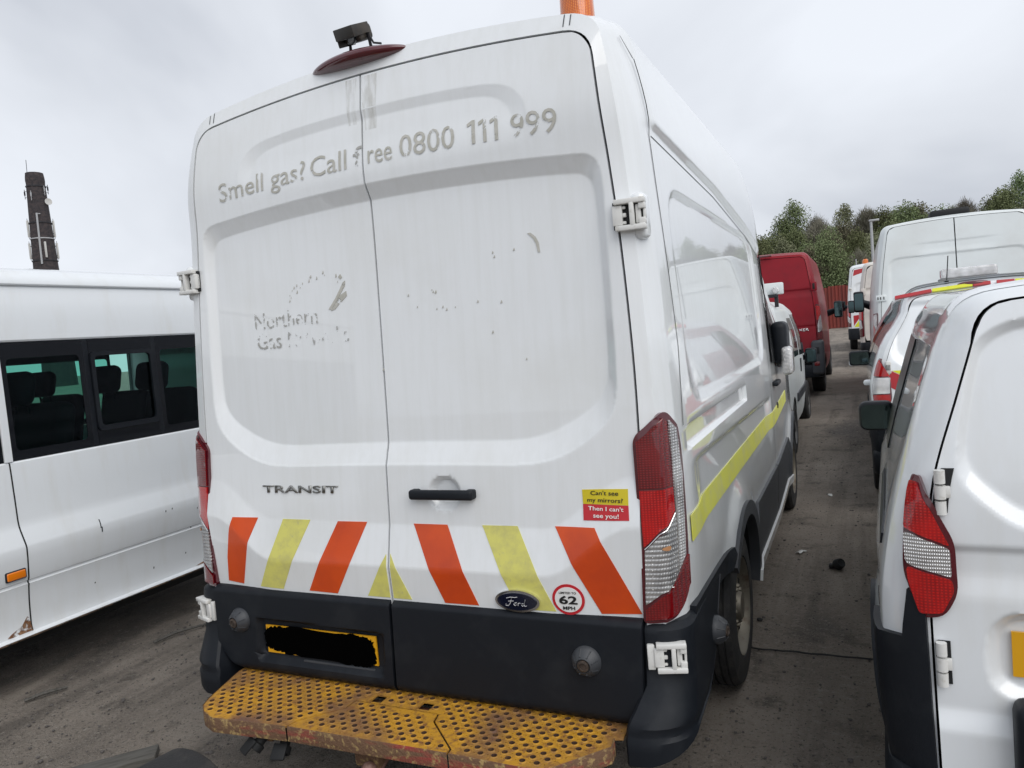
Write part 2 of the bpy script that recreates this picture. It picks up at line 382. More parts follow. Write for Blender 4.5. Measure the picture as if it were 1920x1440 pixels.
def lettering(name, body, box, P3, m, parent, off=.0025, outdir=(0, -1, 0), shear=0, bold=0, maxlen=.03, base=None, height=None, extrude=0):
    """box = (x0, z0, x1, z1) the lettering fills; base(u) adds to z"""
    me = text2d(body, shear, bold); bm = bmesh.new(); bm.from_mesh(me); bpy.data.meshes.remove(me)
    xs = [v.co.x for v in bm.verts]; ys = [v.co.y for v in bm.verts]; a0, a1, b0, b1 = min(xs), max(xs), min(ys), max(ys)
    if height: b0, b1 = height
    for v in bm.verts:
        v.co = Vector((lerp(box[0], box[2], (v.co.x - a0) / (a1 - a0)), lerp(box[1], box[3], (v.co.y - b0) / (b1 - b0)), 0))
    for _ in range(3):
        ed = [e for e in bm.edges if e.calc_length() > maxlen]
        if not ed: break
        bmesh.ops.subdivide_edges(bm, edges=ed, cuts=1); bmesh.ops.triangulate(bm, faces=bm.faces)
    od = Vector(outdir)
    if extrude:
        g = bmesh.ops.extrude_face_region(bm, geom=list(bm.faces))
        for v in g['geom']:
            if isinstance(v, bmesh.types.BMVert): v.co.z = extrude
    for v in bm.verts:
        u, z = v.co.x, v.co.y + (base(v.co.x) if base else 0)
        v.co = mapped(P3, u, z, off + v.co.z, od)
    bm.normal_update()
    for f in bm.faces:
        if not extrude and f.normal.dot(od) < 0: f.normal_flip()
    return obj(name, bm, m, parent, False, fixn=bool(extrude))
def planeXZ(y): return lambda u, v: Vector((u, y, v))
def smax(vals, k=.03):
    mxv = max(vals); return mxv + k * math.log(sum(math.exp((v - mxv) / k) for v in vals))
def sdpoly(x, z, E, k=.02):
    """smooth signed distance to a convex outline given as half planes (nx, nz, d): nx*x + nz*z - d"""
    return smax([a * x + b * z - d for a, b, d in E], k)
def hp(p, q):   # half plane left of p->q is inside
    dx, dz = q[0] - p[0], q[1] - p[1]; l = math.hypot(dx, dz); n = (dz / l, -dx / l); return (n[0], n[1], n[0] * p[0] + n[1] * p[1])
def convex(P): return [hp(a, b) for a, b in zip(P, P[1:] + P[:1])]   # P counter-clockwise
def recess(x, z, outer, inner, depth, k=.02):
    a = -sdpoly(x, z, outer, k); b = sdpoly(x, z, inner, k)
    if a <= 0: return 0
    if b <= 0: return depth
    t = a / (a + b); return depth * (t * t / .16 * .08 if t < .16 else .08 + (t - .16) * .92 / .84)

# ------------------------------------------------------------------ ground
def gz(x, y):
    z = .20 * sstep(4.5, 12.5, y) + .22 * sstep(12, 45, y)
    if y > 48:
        z += (5.0 + 1.5 * sstep(2, 26, x)) * sstep(50, 88, y) * sstep(-70, -25, x)
    return z
def build_ground():
    def axis(lo, hi, fine0, fine1, st):
        a = []; x = fine0
        while x <= fine1: a.append(x); x += st
        s = st; x = fine1
        while x < hi: s *= 1.35; x += s; a.append(x)
        s = st; x = fine0
        while x > lo: s *= 1.35; x -= s; a.insert(0, x)
        return a
    X = axis(-900, 900, -5, 6, .25); Y = axis(-500, 1500, -5, 24, .3)
    V = []
    for y in Y:
        for x in X:
            z = gz(x, y)
            if -6 < x < 7 and -6 < y < 26: z += .008 * noise.noise(Vector((x * 1.3, y * 1.3, 0))) + .004 * noise.noise(Vector((x * 4, y * 4, 3)))
            V.append((x, y, z))
    nx = len(X)
    F = [(j * nx + i, j * nx + i + 1, (j + 1) * nx + i + 1, (j + 1) * nx + i) for j in range(len(Y) - 1) for i in range(nx - 1)]
    return tag(pyobj('ground', V, F, M['ground'], None, True, 80), kind='structure')
build_ground()

# ------------------------------------------------------------------ vans
def outline(hwf, zb, zc, r, zt, cam_, zl, narc=7, ntop=14):
    P = []
    for s in zl:
        z = zb + (zc - zb) * s; P.append((hwf(z), z))
    x0 = hwf(zc); x1 = x0 - r; z1 = zt - cam_ * x1 * x1; c = (x0 - .1 * r, z1 - 2 * cam_ * x1 * r * .9)
    for k in range(1, narc + 1):
        t = k / narc; P.append((x0 * (1 - t) ** 2 + c[0] * 2 * t * (1 - t) + x1 * t * t, zc * (1 - t) ** 2 + c[1] * 2 * t * (1 - t) + z1 * t * t))
    half = list(P)
    for k in range(1, ntop):
        x = lerp(x1, -x1, k / ntop); P.append((x, zt - cam_ * x * x))
    return P + [(-x, z) for x, z in reversed(half)]
class Van:
    def __init__(s, name, label, cat, loc, S, rz=0, group=None):
        s.S = S; s.root = empty(name, loc, rz, label, cat, group)
        s.hw = lambda z: sinterp(z, S['hw']); s.gap = lambda z: sinterp(z, S['gap']); s.rear = lambda z: sinterp(z, S['rear'])
        s.fw = lambda y: interp(y, S['fw']); s.so = S.get('side_off', lambda y, z: 0)
        s.crease_f = S.get('crease', .42); s.d3, s.d4 = S.get('corner', (.12, .2)); s.rim = S.get('front', 1)
        s.build()
    def cre(s, z): return lerp(s.gap(z), s.hw(z), s.crease_f)
    def build(s):
        S = s.S; zb = S['zb']; zl = S['zl']; gw = S.get('gapw', .009)
        zt, camb, zc, r = S['zt'], S['camber'], S['zc'], S['r']
        gzt, gcam, gzc, gr = S['gzt'], S['gcam'], S['gzc'], S['gr']
        nl = [(z - zl[0]) / (zl[-1] - zl[0]) for z in zl]
        A = lambda f, zc_, r_, zt_, c_: outline(f, zb, zc_, r_, zt_, c_, nl)
        g = A(lambda z: s.gap(z) + gw, gzc, gr, gzt + gw, gcam)
        rings = [[(x, s.rear(z) + .10, z) for x, z in g], [(x, s.rear(z) + .016, z) for x, z in g], [(x, s.rear(z), z) for x, z in g]]
        c = A(s.cre, lerp(gzc, zc, .6), lerp(gr, r, .5), lerp(gzt, zt, S.get('ctop', .55)), lerp(gcam, camb, .5))
        rings.append([(x, s.rear(z) + .012, z) for x, z in c])
        h3 = A(lambda z: s.hw(z) - .008, zc - .02, r, zt - .02, camb)
        rings.append([(lerp(a[0], b[0], .93), lerp(s.rear(a[1]) + .012, s.rear(b[1]) + s.d3, .88), lerp(a[1], b[1], .93)) for a, b in zip(c, h3)])
        rings.append([(x, s.rear(z) * .8 + s.d3 + .01, z) for x, z in h3])
        h4 = A(s.hw, zc - .004, r, zt - .006, camb); rings.append([(x, s.rear(z) * .5 + s.d4 + .02, z) for x, z in h4])
        s.side0 = len(rings)
        for y in S['ys']:
            k = s.fw(y); t = interp(y, S['zprof']); cz = t - (zt - zc)
            o = A(lambda z: s.hw(z) * k, max(cz, zb + .2), r, t, camb)
            nside = len(zl); ring = []
            for i, (x, z) in enumerate(o):
                if i < nside or i >= len(o) - nside: x += math.copysign(1, x) * s.so(y, z)
                elif i < nside + 7: x += s.so(y, o[nside - 1][1]) * (1 - (i - nside + 1) / 8)
                elif i >= len(o) - nside - 7: x -= s.so(y, o[nside - 1][1]) * (1 - (len(o) - nside - i) / 8)
                ring.append((x, y, z))
            rings.append(ring)
        n = len(rings[0]); V = [p for rg in rings for p in rg]; F = []; I = []
        for a in range(len(rings) - 1):
            for i in range(n):
                j = (i + 1) % n
                F.append((a * n + i, a * n + j, (a + 1) * n + j, (a + 1) * n + i)); I.append(1 if a == 0 or j == 0 else 0)
        for i in range(n // 2):
            q = (i, n - 1 - i, n - 2 - i, i + 1)
            if len(set(q)) == 4: F.append(q); I.append(1)
            elif len(set(q)) == 3: F.append(tuple(dict.fromkeys(q))); I.append(1)
        L0 = (len(rings) - 1) * n; F.append(tuple(range(L0, L0 + n))); I.append(0)
        me = bpy.data.meshes.new('body'); me.from_pydata(V, [], F); me.update(); me.polygons.foreach_set('material_index', I)
        b = bmesh.new(); b.from_mesh(me); bmesh.ops.recalc_face_normals(b, faces=b.faces); b.to_mesh(me); b.free()
        o = finish('body', me, [S['paint'], M['black']], s.root); s.body = o
        cut = []
        for (wy, wz, ra) in S['arches']:
            for sg in (1, -1):
                bm = bmesh.new(); x = s.hw(wz) * s.fw(wy)
                lathe(bm, [(0, -.32), (ra, -.32), (ra, .3), (0, .3)], 48, axis_m((sg * x, wy, wz), (1, 0, 0)))
                bmesh.ops.recalc_face_normals(bm, faces=bm.faces); cm = bpy.data.meshes.new('c'); bm.to_mesh(cm); bm.free()
                cm.materials.append(S['paint']); cm.materials.append(M['black']); cm.polygons.foreach_set('material_index', [1] * len(cm.polygons))
                co = bpy.data.objects.new('c', cm); COL.objects.link(co); cut.append(co)
                md = o.modifiers.new('b', 'BOOLEAN'); md.object = co; md.operation = 'DIFFERENCE'; md.solver = 'EXACT'
        for P in S.get('cuts', []):
            for sg in (1, -1):
                bm = bmesh.new(); a = [bm.verts.new((sg * .70, y, z)) for y, z in P]; b = [bm.verts.new((sg * 1.3, y, z)) for y, z in P]
                bm.faces.new(a); bm.faces.new(b[::-1])
                for k in range(len(P)): q = (k + 1) % len(P); bm.faces.new((a[k], b[k], b[q], a[q]))
                bmesh.ops.recalc_face_normals(bm, faces=bm.faces); cm = bpy.data.meshes.new('c'); bm.to_mesh(cm); bm.free()
                cm.materials.append(S['paint']); cm.materials.append(M['black']); cm.polygons.foreach_set('material_index', [1] * len(cm.polygons))
                co = bpy.data.objects.new('c', cm); COL.objects.link(co); cut.append(co)
                md = o.modifiers.new('b', 'BOOLEAN'); md.object = co; md.operation = 'DIFFERENCE'; md.solver = 'EXACT'
        o.parent = None; save = s.root.matrix_basis.copy()
        dg = bpy.context.evaluated_depsgraph_get(); nm = bpy.data.meshes.new_from_object(o.evaluated_get(dg))
        o.modifiers.clear(); o.data = nm; o.parent = s.root
        for co in cut: bpy.data.objects.remove(co)
        nm.polygons.foreach_set('use_smooth', [True] * len(nm.polygons)); nm.set_sharp_from_angle(angle=R(S.get('sharp', 30)))
    # surfaces to lay parts on
    def side(s, sg): return lambda y, z: Vector((sg * (s.hw(z) * s.fw(y) + s.so(y, z)), y, z))
    def corner(s, sg):
        def P(u, z):
            pts = [(s.gap(z) + .009, s.rear(z)), (s.cre(z), s.rear(z) + .012), (lerp(s.cre(z), s.hw(z) - .008, .93), lerp(s.rear(z) + .012, s.rear(z) + s.d3, .88)),
                   (s.hw(z) - .008, s.rear(z) * .8 + s.d3 + .01), (s.hw(z), s.rear(z) * .5 + s.d4 + .02), (s.hw(z), s.rear(z) * .5 + s.d4 + .5)]
            if u <= 0: return Vector((sg * (pts[0][0] + u), pts[0][1], z))
            for a, b in zip(pts, pts[1:]):
                l = math.hypot(b[0] - a[0], b[1] - a[1])
                if u <= l: return Vector((sg * lerp(a[0], b[0], u / l), lerp(a[1], b[1], u / l), z))
                u -= l
            return Vector((sg * pts[-1][0], pts[-1][1] + u, z))
        return P
    def faceP(s): return lambda x, z: Vector((x, s.rear(z), z))
    def door(s, sg, surf, zb, zrows, nx, m, x_in=.004, name='rear_door', depth=.04, xs=None):
        """one rear door: front sheet following surf(x, z) plus turned-in rims"""
        S = s.S; gzt, gcam, gr = S['gzt'], S['gcam'], S['gr'] - .014; g = []
        xe0 = s.gap(gzt - gr) ; zedge = gzt - gcam * (xe0 - gr) ** 2
        z0, z1 = zrows[0], zrows[-1]
        for z in zrows:
            v = (z - z0) / (z1 - z0); zr = zb + (zedge - zb) * v
            q = zr - (zedge - gr); inset = gr * (1 - math.sqrt(max(0, 1 - (q / gr) ** 2))) if q > 0 else 0
            qb = (zb + .03) - zr; inset += .03 * (1 - math.sqrt(max(0, 1 - (qb / .03) ** 2))) if qb > 0 else 0
            xe = s.gap(min(zr, gzt - gr)) - inset; row = []
            for i in range(nx + 1):
                t = xs[i] if xs else i / nx
                x = lerp(x_in, xe, t); zt_ = gzt - gcam * min(abs(x), xe0 - gr) ** 2
                zz_ = zb + (zt_ - zb) * v; row.append((sg * x, surf(sg * x, zz_), zz_))
            g.append(row)
        V = [p for r_ in g for p in r_]; w_ = nx + 1; h_ = len(zrows); F = []
        for j in range(h_ - 1):
            for i in range(nx):
                a = j * w_ + i; q = (a, a + 1, a + 1 + w_, a + w_); F.append(q if sg > 0 else q[::-1])
        loop = [i for i in range(w_)] + [j * w_ + nx for j in range(1, h_)] + [(h_ - 1) * w_ + i for i in range(nx - 1, -1, -1)] + [j * w_ for j in range(h_ - 2, 0, -1)]
        base = len(V)
        for i in loop: V.append((V[i][0], V[i][1] + depth, V[i][2]))
        n = len(loop)
        for k in range(n):
            a, b = loop[k], loop[(k + 1) % n]; q = (b, a, base + k, base + (k + 1) % n); F.append(q if sg > 0 else q[::-1])
        return pyobj(name, V, F, m, s.root, True, 42)
    def wheel(s, sg, y, rad, wid, x, rim=None, nuts=True):
        m = axis_m((sg * x, y, rad), (sg, 0, 0)); bm = bmesh.new(); h = wid / 2
        pr = [(rad * .62, -h), (rad * .8, -h * 1.02), (rad * .95, -h * .93), (rad * .995, -h * .72)]
        for k in range(5):                                   # tread grooves
            a = lerp(-h * .7, h * .7, k / 5); b = lerp(-h * .7, h * .7, (k + 1) / 5); pr += [(rad, a + .004), (rad, b - .006), (rad - .009, b - .004), (rad - .009, b + .002)]
        pr += [(rad * .995, h * .72), (rad * .95, h * .93), (rad * .8, h * 1.02), (rad * .64, h), (rad * .61, h * .86)]
        lathe(bm, pr, 48, m); t = obj('wheel', bm, M['rubber'], s.root)
        bm = bmesh.new()
        lathe(bm, [(rad * .635, h * .9), (rad * .62, h * .98), (rad * .60, h * .9), (rad * .57, h * .55), (rad * .50, h * .50), (rad * .45, h * .62), (rad * .30, h * .66), (rad * .25, h * .55), (rad * .20, h * .62), (rad * .17, h * .95), (0, h * .98)], 40, m)
        if nuts:
            for k in range(10):
                a = 2 * math.pi * k / 10; p = m @ Vector((math.cos(a) * rad * .245, math.sin(a) * rad * .245, h * .6))
                lathe(bm, [(.012, 0), (.012, .02), (.007, .028), (0, .028)], 6, axis_m(p, (sg, 0, 0)))
        obj('rim', bm, rim or M['rimdark'], t)
        if nuts:
            bm = bmesh.new()
            for k in range(10):
                a = 2 * math.pi * (k + .5) / 10; p = m @ Vector((math.cos(a) * rad * .47, math.sin(a) * rad * .47, h * .575))
                lathe(bm, [(.022, 0), (.022, .006), (0, .006)], 12, axis_m(p, (sg, 0, 0)))
            obj('rim_hole', bm, M['black'], t)['kind'] = 'stuff'
        return t
    def bumper(s, zb, zt, m, dy=-.06, yend=.55, infl=.012, name='bumper'):
        """rear bumper wrapped round both corners"""
        prof = [(zb, .035), (zb + .015, .008), (zb + .05, 0), (zt - .03, .002), (zt - .006, .012), (zt, .03)]
        def path(z, inset):
            W = s.hw(.6) + infl - inset; y = dy + inset; p = []
            for k in range(9):
                a = math.pi / 2 * k / 8; p.append((W - .14 + .14 * math.sin(a), y + .14 - .14 * math.cos(a)))
            p.append((W, yend)); full = [(-x, yy) for x, yy in reversed(p)] + p; return [(x, yy, z) for x, yy in full]
        rows = [path(z, i) for z, i in prof]; rows.append([(x * .93, y + .1, zt) for x, y, z in rows[-1]]); rows.insert(0, [(x * .9, y + .12, zb + .01) for x, y, z in rows[0]])
        n = len(rows[0]); V = [p for r_ in rows for p in r_]
        F = [(j * n + i, j * n + i + 1, (j + 1) * n + i + 1, (j + 1) * n + i) for j in range(len(rows) - 1) for i in range(n - 1)]
        return pyobj(name, V, F, m, s.root, True, 40, fixn=True)
    def side_window(s, sg, P, m=None, name='side_window', off=.004):
        return patch(name, P, s.side(sg), m or M['dark_glass'], s.root, off, .006, .12, (sg, 0, 0))
    def seam(s, sg, pts, wdt=.007, name='panel_gap', parent=None, m=None):
        """narrow dark joint along a line on the body side"""
        Pm = []; 
        for (y, z), (y2, z2) in zip(pts, pts[1:]):
            n = max(1, int(math.hypot(y2 - y, z2 - z) / .05))
            for k in range(n): Pm.append((lerp(y, y2, k / n), lerp(z, z2, k / n)))
        Pm.append(pts[-1]); V = []; F = []; sp = s.side(sg)
        for i, p in enumerate(Pm):
            a = Vector(Pm[max(i - 1, 0)]); b = Vector(Pm[min(i + 1, len(Pm) - 1)]); d = (b - a).normalized(); nrm = Vector((-d.y, d.x)) * wdt / 2
            for q in (1, -1): V.append(tuple(sp(p[0] + nrm.x * q, p[1] + nrm.y * q) + Vector((sg * .0012, 0, 0))))
        for i in range(len(Pm) - 1):
            q = (2 * i, 2 * i + 1, 2 * i + 3, 2 * i + 2); F.append(q if sg > 0 else q[::-1])
        return pyobj(name, V, F, m or M['black'], parent or s.root, True, 60)
    def mirror(s, c, size, shell=None, arm=None, back=(0, -1, 0), cap=None):
        """door mirror: housing open to the rear with a glass in it; c is its centre, size = (w, d, h)"""
        shell = shell or M['plastic']; bm = bmesh.new(); w_, d_, h_ = size
        rbox(bm, c, (w_, d_, h_), min(w_, d_, h_) * .32, 4)
        if arm: tube(bm, [c, arm], [h_ * .16, h_ * .2], 10)
        o = obj('door_mirror', bm, shell, s.root, True, 60)
        P = roundpoly([(-w_ * .42, -h_ * .41), (w_ * .42, -h_ * .41), (w_ * .42, h_ * .41), (-w_ * .42, h_ * .41)], min(w_, h_) * .2)
        patch('mirror_glass', P, lambda u, v: Vector((c[0] + u, c[1] - d_ / 2, c[2] + v)), M['mirror'], o, .003, .006, .1)
        if cap:
            bm = bmesh.new(); rbox(bm, (c[0], c[1] + d_ * .12, c[2] - h_ * .3), (w_ * 1.03, d_ * .9, h_ * .42), .02, 3); obj('mirror_cap', bm, cap, o)
        return o
def std_hw(hw): return hw
def zlist(a, b, step, dense=()):
    o = []; z = a
    while z < b - 1e-6: o.append(z); z += step
    o.append(b)
    for (c, d, st) in dense:
        o = [q for q in o if not (c - st * .5 < q < d + st * .5)]; z = c
        while z <= d + 1e-6: o.append(z); z += st
    return sorted(set(round(q, 5) for q in o))

# ------------------------------------------------------------------ main van
def main_side(y, z):
    o = 0
    f = sstep(.20, .27, y) * (1 - sstep(2.9, 3.3, y))
    zc = interp(y, [(.2, 2.365), (1.4, 2.31), (2.4, 2.21), (3.4, 2.02)])
    o += f * .016 * sstep(zc - .038, zc - .002, z)
    a = recess(y, z, REC_O, REC_I, .014, .03); o -= a
    if .12 < y < 1.71 and 1.245 < z < 1.335: o -= .020 * sstep(1.245, 1.262, z) * (1 - sstep(1.325, 1.332, z)) * (1 - sstep(1.69, 1.70, y))
    g = sstep(.26, .50, y) * (1 - sstep(2.55, 2.75, y))
    zb_ = 1.20 - .05 * clamp((y - .3) / 2.3)
    o -= g * .024 * sstep(zb_ + .012, zb_ - .022, z) * sstep(.78, 1.16, z)
    o -= .088 * clamp((y - 2.9) / .8, 0, 1.3) * sstep(1.25, 2.1, z)
    for wy in (1.2, 4.45):
        r_ = math.hypot(y - wy, z - .36); o += .022 * (1 - sstep(.47, .60, r_))
    return o
REC_O = convex([(.44, 1.37), (2.56, 1.38), (2.62, 1.45), (2.64, 2.08), (2.60, 2.135), (2.50, 2.16), (.44, 2.165), (.36, 2.10), (.36, 1.44)])
REC_I = convex([(.50, 1.415), (2.50, 1.425), (2.56, 1.48), (2.58, 2.06), (2.54, 2.11), (2.48, 2.135), (.47, 2.145), (.415, 2.08), (.42, 1.47)])
SPEC = dict(hw=[(.30, 1.0), (.40, 1.01), (.8, 1.03), (1.1, 1.03), (1.39, 1.022), (1.76, 1.006), (2.126, .983), (2.39, .961), (2.62, .909), (2.75, .86)],
    gap=[(.40, .895), (.76, .908), (1.0, .918), (1.4, .922), (1.63, .918), (1.96, .902), (2.15, .887), (2.44, .862), (2.6, .845)],
    rear=[(.40, -.06), (.76, -.04), (1.1, -.02), (1.4, 0), (2.0, .03), (2.21, .035), (2.40, .03), (2.67, .07), (2.8, .09)],
    zt=2.81, camber=.11, zc=2.63, r=.13, gzt=2.675, gcam=.08, gzc=2.535, gr=.10, zb=.38, crease=.54, corner=(.12, .2),
    zl=zlist(.38, 2.63, .06, [(.80, 1.12, .02), (1.13, 1.22, .008), (1.24, 1.34, .006), (1.36, 1.44, .008), (2.02, 2.38, .008)]),
    ys=zlist(.29, 5.35, .055, [(.30, .56, .02), (1.64, 1.74, .01), (2.40, 2.75, .025)]) + [5.47, 5.52],
    zprof=[(0, 2.81), (3.1, 2.815), (3.5, 2.76), (3.8, 2.55), (4.7, 1.5), (4.9, 1.30), (5.3, 1.12), (5.47, 1.0), (5.52, .9)],
    fw=[(0, 1), (2.9, 1), (4.2, .97), (5.0, .93), (5.35, .82), (5.47, .72), (5.52, .6)],
    arches=[(1.2, .36, .415), (4.45, .36, .415)], side_off=main_side, paint=M['white'], gapw=.008, cuts=[[(.12, .2), (.9, .2), (.9, .66), (.80, .70), (.54, .715), (.44, .62), (.38, .545), (.30, .488), (.12, .45)]])
V0 = Van('white_van', 'tall white van in the middle with orange chevrons and a rusty yellow rear step', 'van', (0, 0, 0), SPEC)
root = V0.root
def rd(z): return V0.rear(z)
DO = convex(roundpoly([(-2, 1.24), (.65, 1.24), (.872, 1.41), (.866, 2.285), (-2, 2.285)], [0, .16, .10, .09, 0], 8))
DI = convex(roundpoly([(-2, 1.330), (.60, 1.332), (.838, 1.485), (.828, 2.222), (-2, 2.222)], [0, .16, .10, .085, 0], 8))
SWO = convex(roundpoly([(-3, 2.0), (.66, 2.0), (.64, 2.552), (-3, 2.552)], [0, 0, .16, 0], 8)); SWI = convex(roundpoly([(-3, 2.0), (.60, 2.0), (.58, 2.512), (-3, 2.512)], [0, 0, .14, 0], 8))
def ridge_z(x): return .885 + .17 * sstep(.58, .90, abs(x))
def zwarp(x, z): return .742 + (z - .742) / (2.675 - .08 * min(abs(x), .745) ** 2 - .742) * (2.675 - .742)
def face0(x, z):
    ax = abs(x); zw = zwarp(x, z); y = rd(z)
    r_ = ridge_z(x)
    y += -.026 * (1 - clamp((z - r_) / .15)) if z >= r_ else -.026 + .016 * (r_ - z) / .14
    y += recess(ax, zw, DO, DI, .025, .0025)
    if z > 2.28: y += recess(ax, zw, SWO, SWI, .011, .006) * sstep(2.30, 2.45, z)
    return y
CUP = (.210, 1.150)
def faceR(x, z):
    q = 1 - ((x - CUP[0]) / .068) ** 2 - ((z - CUP[1]) / .063) ** 2
    return face0(x, z) + (.028 * sstep(0, .55, q) if q > 0 else 0)
F0 = lambda x, z: Vector((x, face0(x, z), z))
zr = zlist(.74, 2.63, .03, [(.76, 1.06, .008), (1.06, 1.22, .010), (1.22, 1.52, .0045), (2.02, 2.10, .008), (2.10, 2.26, .0042), (2.26, 2.43, .009), (2.43, 2.53, .0042), (2.53, 2.63, .006)])
doorR = V0.door(1, faceR, .742, zr, 170, M['white'], -.026)
doorL = V0.door(-1, face0, .742, zr, 150, M['white'], .034)
for d_, t_ in ((doorR, 'right'), (doorL, 'left')): pass
# dark lower trim of each door
PLO = convex([(-.690, .470), (-.075, .470), (-.062, .640), (-.690, .652)]); PLI = convex([(-.672, .492), (-.092, .492), (-.086, .628), (-.675, .638)])
def trim_y(x, z):
    y = rd(z) - .030
    e_ = (.762 - z); y += .022 * (1 - clamp(e_ / .022)) ** 2 if e_ < .022 else 0
    e_ = z - .428; y += .018 * (1 - clamp(e_ / .03)) ** 2 if e_ < .03 else 0
    if x < -.02: y += recess(x, z, PLO, PLI, .026, .008)
    return y
def trim(sg, x_in, parent):
    zs = zlist(.428, .762, .02, [(.428, .465, .006), (.465, .50, .006), (.62, .66, .006), (.738, .762, .004)]); nx = 110; g = []
    for z in zs:
        xe = V0.gap(z) - .002
        if z < .50:
            rb = .07 if sg > 0 else .16; q = (.428 + rb) - z
            if q > 0: xe -= rb * (1 - math.sqrt(max(0, 1 - (q / rb) ** 2))) * (1 if sg > 0 else .95)
        g.append([(sg * lerp(x_in, xe, i / nx), trim_y(sg * lerp(x_in, xe, i / nx), z), z) for i in range(nx + 1)])
    V = [p for r_ in g for p in r_]; w_ = nx + 1; F = []
    for j in range(len(zs) - 1):
        for i in range(nx):
            a = j * w_ + i; q = (a, a + 1, a + 1 + w_, a + w_); F.append(q if sg > 0 else q[::-1])
    h_ = len(zs); loop = [i for i in range(w_)] + [j * w_ + nx for j in range(1, h_)] + [(h_ - 1) * w_ + i for i in range(nx - 1, -1, -1)] + [j * w_ for j in range(h_ - 2, 0, -1)]
    b0 = len(V); V += [(V[i][0], V[i][1] + .05, V[i][2]) for i in loop]; n = len(loop)
    for k in range(n):
        q = (loop[(k + 1) % n], loop[k], b0 + k, b0 + (k + 1) % n); F.append(q if sg > 0 else q[::-1])
    return pyobj('lower_trim', V, F, M['plastic'], parent, True, 40)
trim(1, -.024, doorR); trim(-1, .036, doorL)
# chevrons
def stripe(P, m, parent):
    return patch('reflective_stripe', P, F0, m, parent, .0016, .0016, .014)
for P in ([(-.785, 1.048), (-.662, 1.045), (-.704, .955), (-.735, .86), (-.763, .772), (-.852, .778), (-.838, .88), (-.81, .98)], [(-.265, 1.040), (-.129, 1.041), (-.205, .885), (-.277, .768), (-.413, .770), (-.345, .89)]):
    stripe(P, M['orange'], doorL)
stripe([(-.535, 1.042), (-.398, 1.042), (-.478, .89), (-.544, .768), (-.665, .770), (-.60, .89)], M['yellow'], doorL)
stripe([(-.040, .930), (-.037, .769), (-.137, .769)], M['yellow'], doorL)
stripe([(-.022, .932), (.056, .768), (-.022, .768)], M['yellow'], doorR)
for P in ([(.076, 1.040), (.216, 1.040), (.329, .767), (.195, .766)], [(.626, 1.046), (.768, 1.049), (.902, .775), (.770, .768)]): stripe(P, M['orange'], doorR)
stripe([(.355, 1.042), (.489, 1.043), (.617, .768), (.482, .766)], M['yellow'], doorR)
# worn lettering across the top
ARC = lambda x: .026 * (1 - (x / .74) ** 2)
H = (0, .73)
def tx(x): return 1.565 - (1.565 - x) * .987
for body, x0, x1, h_, mm_, dd in (('Smell gas?', -.763, -.318, 2.402, 'ghost', doorL), ('Call', -.292, -.123, 2.404, 'ghost', doorL), ('f', -.092, -.050, 2.404, 'ghost_mid', doorL), ('ree', -.026, .080, 2.404, 'ghost', doorR), ('0800', .113, .338, 2.408, 'ghost', doorR), ('999', .553, .719, 2.406, 'ghost', doorR)):
    lettering('lettering', body, (tx(x0), 2.318, tx(x1), h_ - .008), F0, M[mm_], dd, height=H, base=ARC, bold=.001)
for k in range(3):
    x0 = tx(.392) + k * .043; z0 = 2.318 + ARC(x0)
    patch('numeral', [(x0 + .014, z0), (x0 + .026, z0), (x0 + .026, z0 + .080), (x0 + .016, z0 + .080), (x0 - .004, z0 + .070), (x0 - .002, z0 + .059), (x0 + .014, z0 + .067)], F0, M['ghost'], doorR, .0025, .001, .02)
lettering('lettering', 'Northern', (-.635, 1.797, -.318, 1.865), F0, M['ghost_mid'], doorL, height=H, bold=-.004)
lettering('lettering', 'Gas', (-.630, 1.716, -.505, 1.782), F0, M['ghost_mid'], doorL, height=H)
lettering('lettering', 'Networks', (-.470, 1.716, -.175, 1.782), F0, M['ghost_faint'], doorL, height=H)
def scrap(P, parent, m='ghost'): patch('scraped_emblem', P, F0, M[m], parent, .002, .0015, .02)
scrap([(-.262, 1.845), (-.248, 1.842), (-.178, 1.925), (-.176, 1.945), (-.186, 1.94), (-.225, 1.885)], doorL)
scrap([(-.250, 1.838), (-.232, 1.842), (-.172, 1.888), (-.174, 1.906), (-.205, 1.892)], doorL)
scrap([(-.196, 1.972), (-.188, 1.960), (-.197, 1.952), (-.206, 1.962)], doorL)
for k in range(26):
    a = R(165 - k * 4.6); x = -.30 + .15 * math.cos(a) + random.uniform(-.01, .01); z = 1.88 + .095 * math.sin(a) + random.uniform(-.015, .012); s_ = random.uniform(.002, .006)
    if random.random() < .6: scrap([(x - s_ * .6, z - s_), (x + s_ * .6, z - s_ * .4), (x + s_ * .3, z + s_ * 1.6)], doorL)
scrap([(.583, 2.018), (.595, 2.018), (.612, 2.003), (.622, 1.982), (.625, 1.950), (.617, 1.950), (.612, 1.980), (.603, 1.998)], doorR)
for (x, z) in [(.10, 1.86), (.135, 1.815), (.20, 1.87), (.205, 1.862), (.215, 1.80), (.24, 1.805), (.215, 1.86), (.255, 1.795), (.45, 1.97), (.455, 1.955), (.53, 1.97), (.29, 1.80), (.47, 1.80), (.38, 1.81), (-.03, 1.6), (.43, 1.70), (.55, 1.6)]:
    s_ = random.uniform(.002, .0045); scrap([(x - s_, z - s_), (x + s_, z - s_ * .5), (x + s_ * .4, z + s_ * 1.8)], doorR, 'ghost')
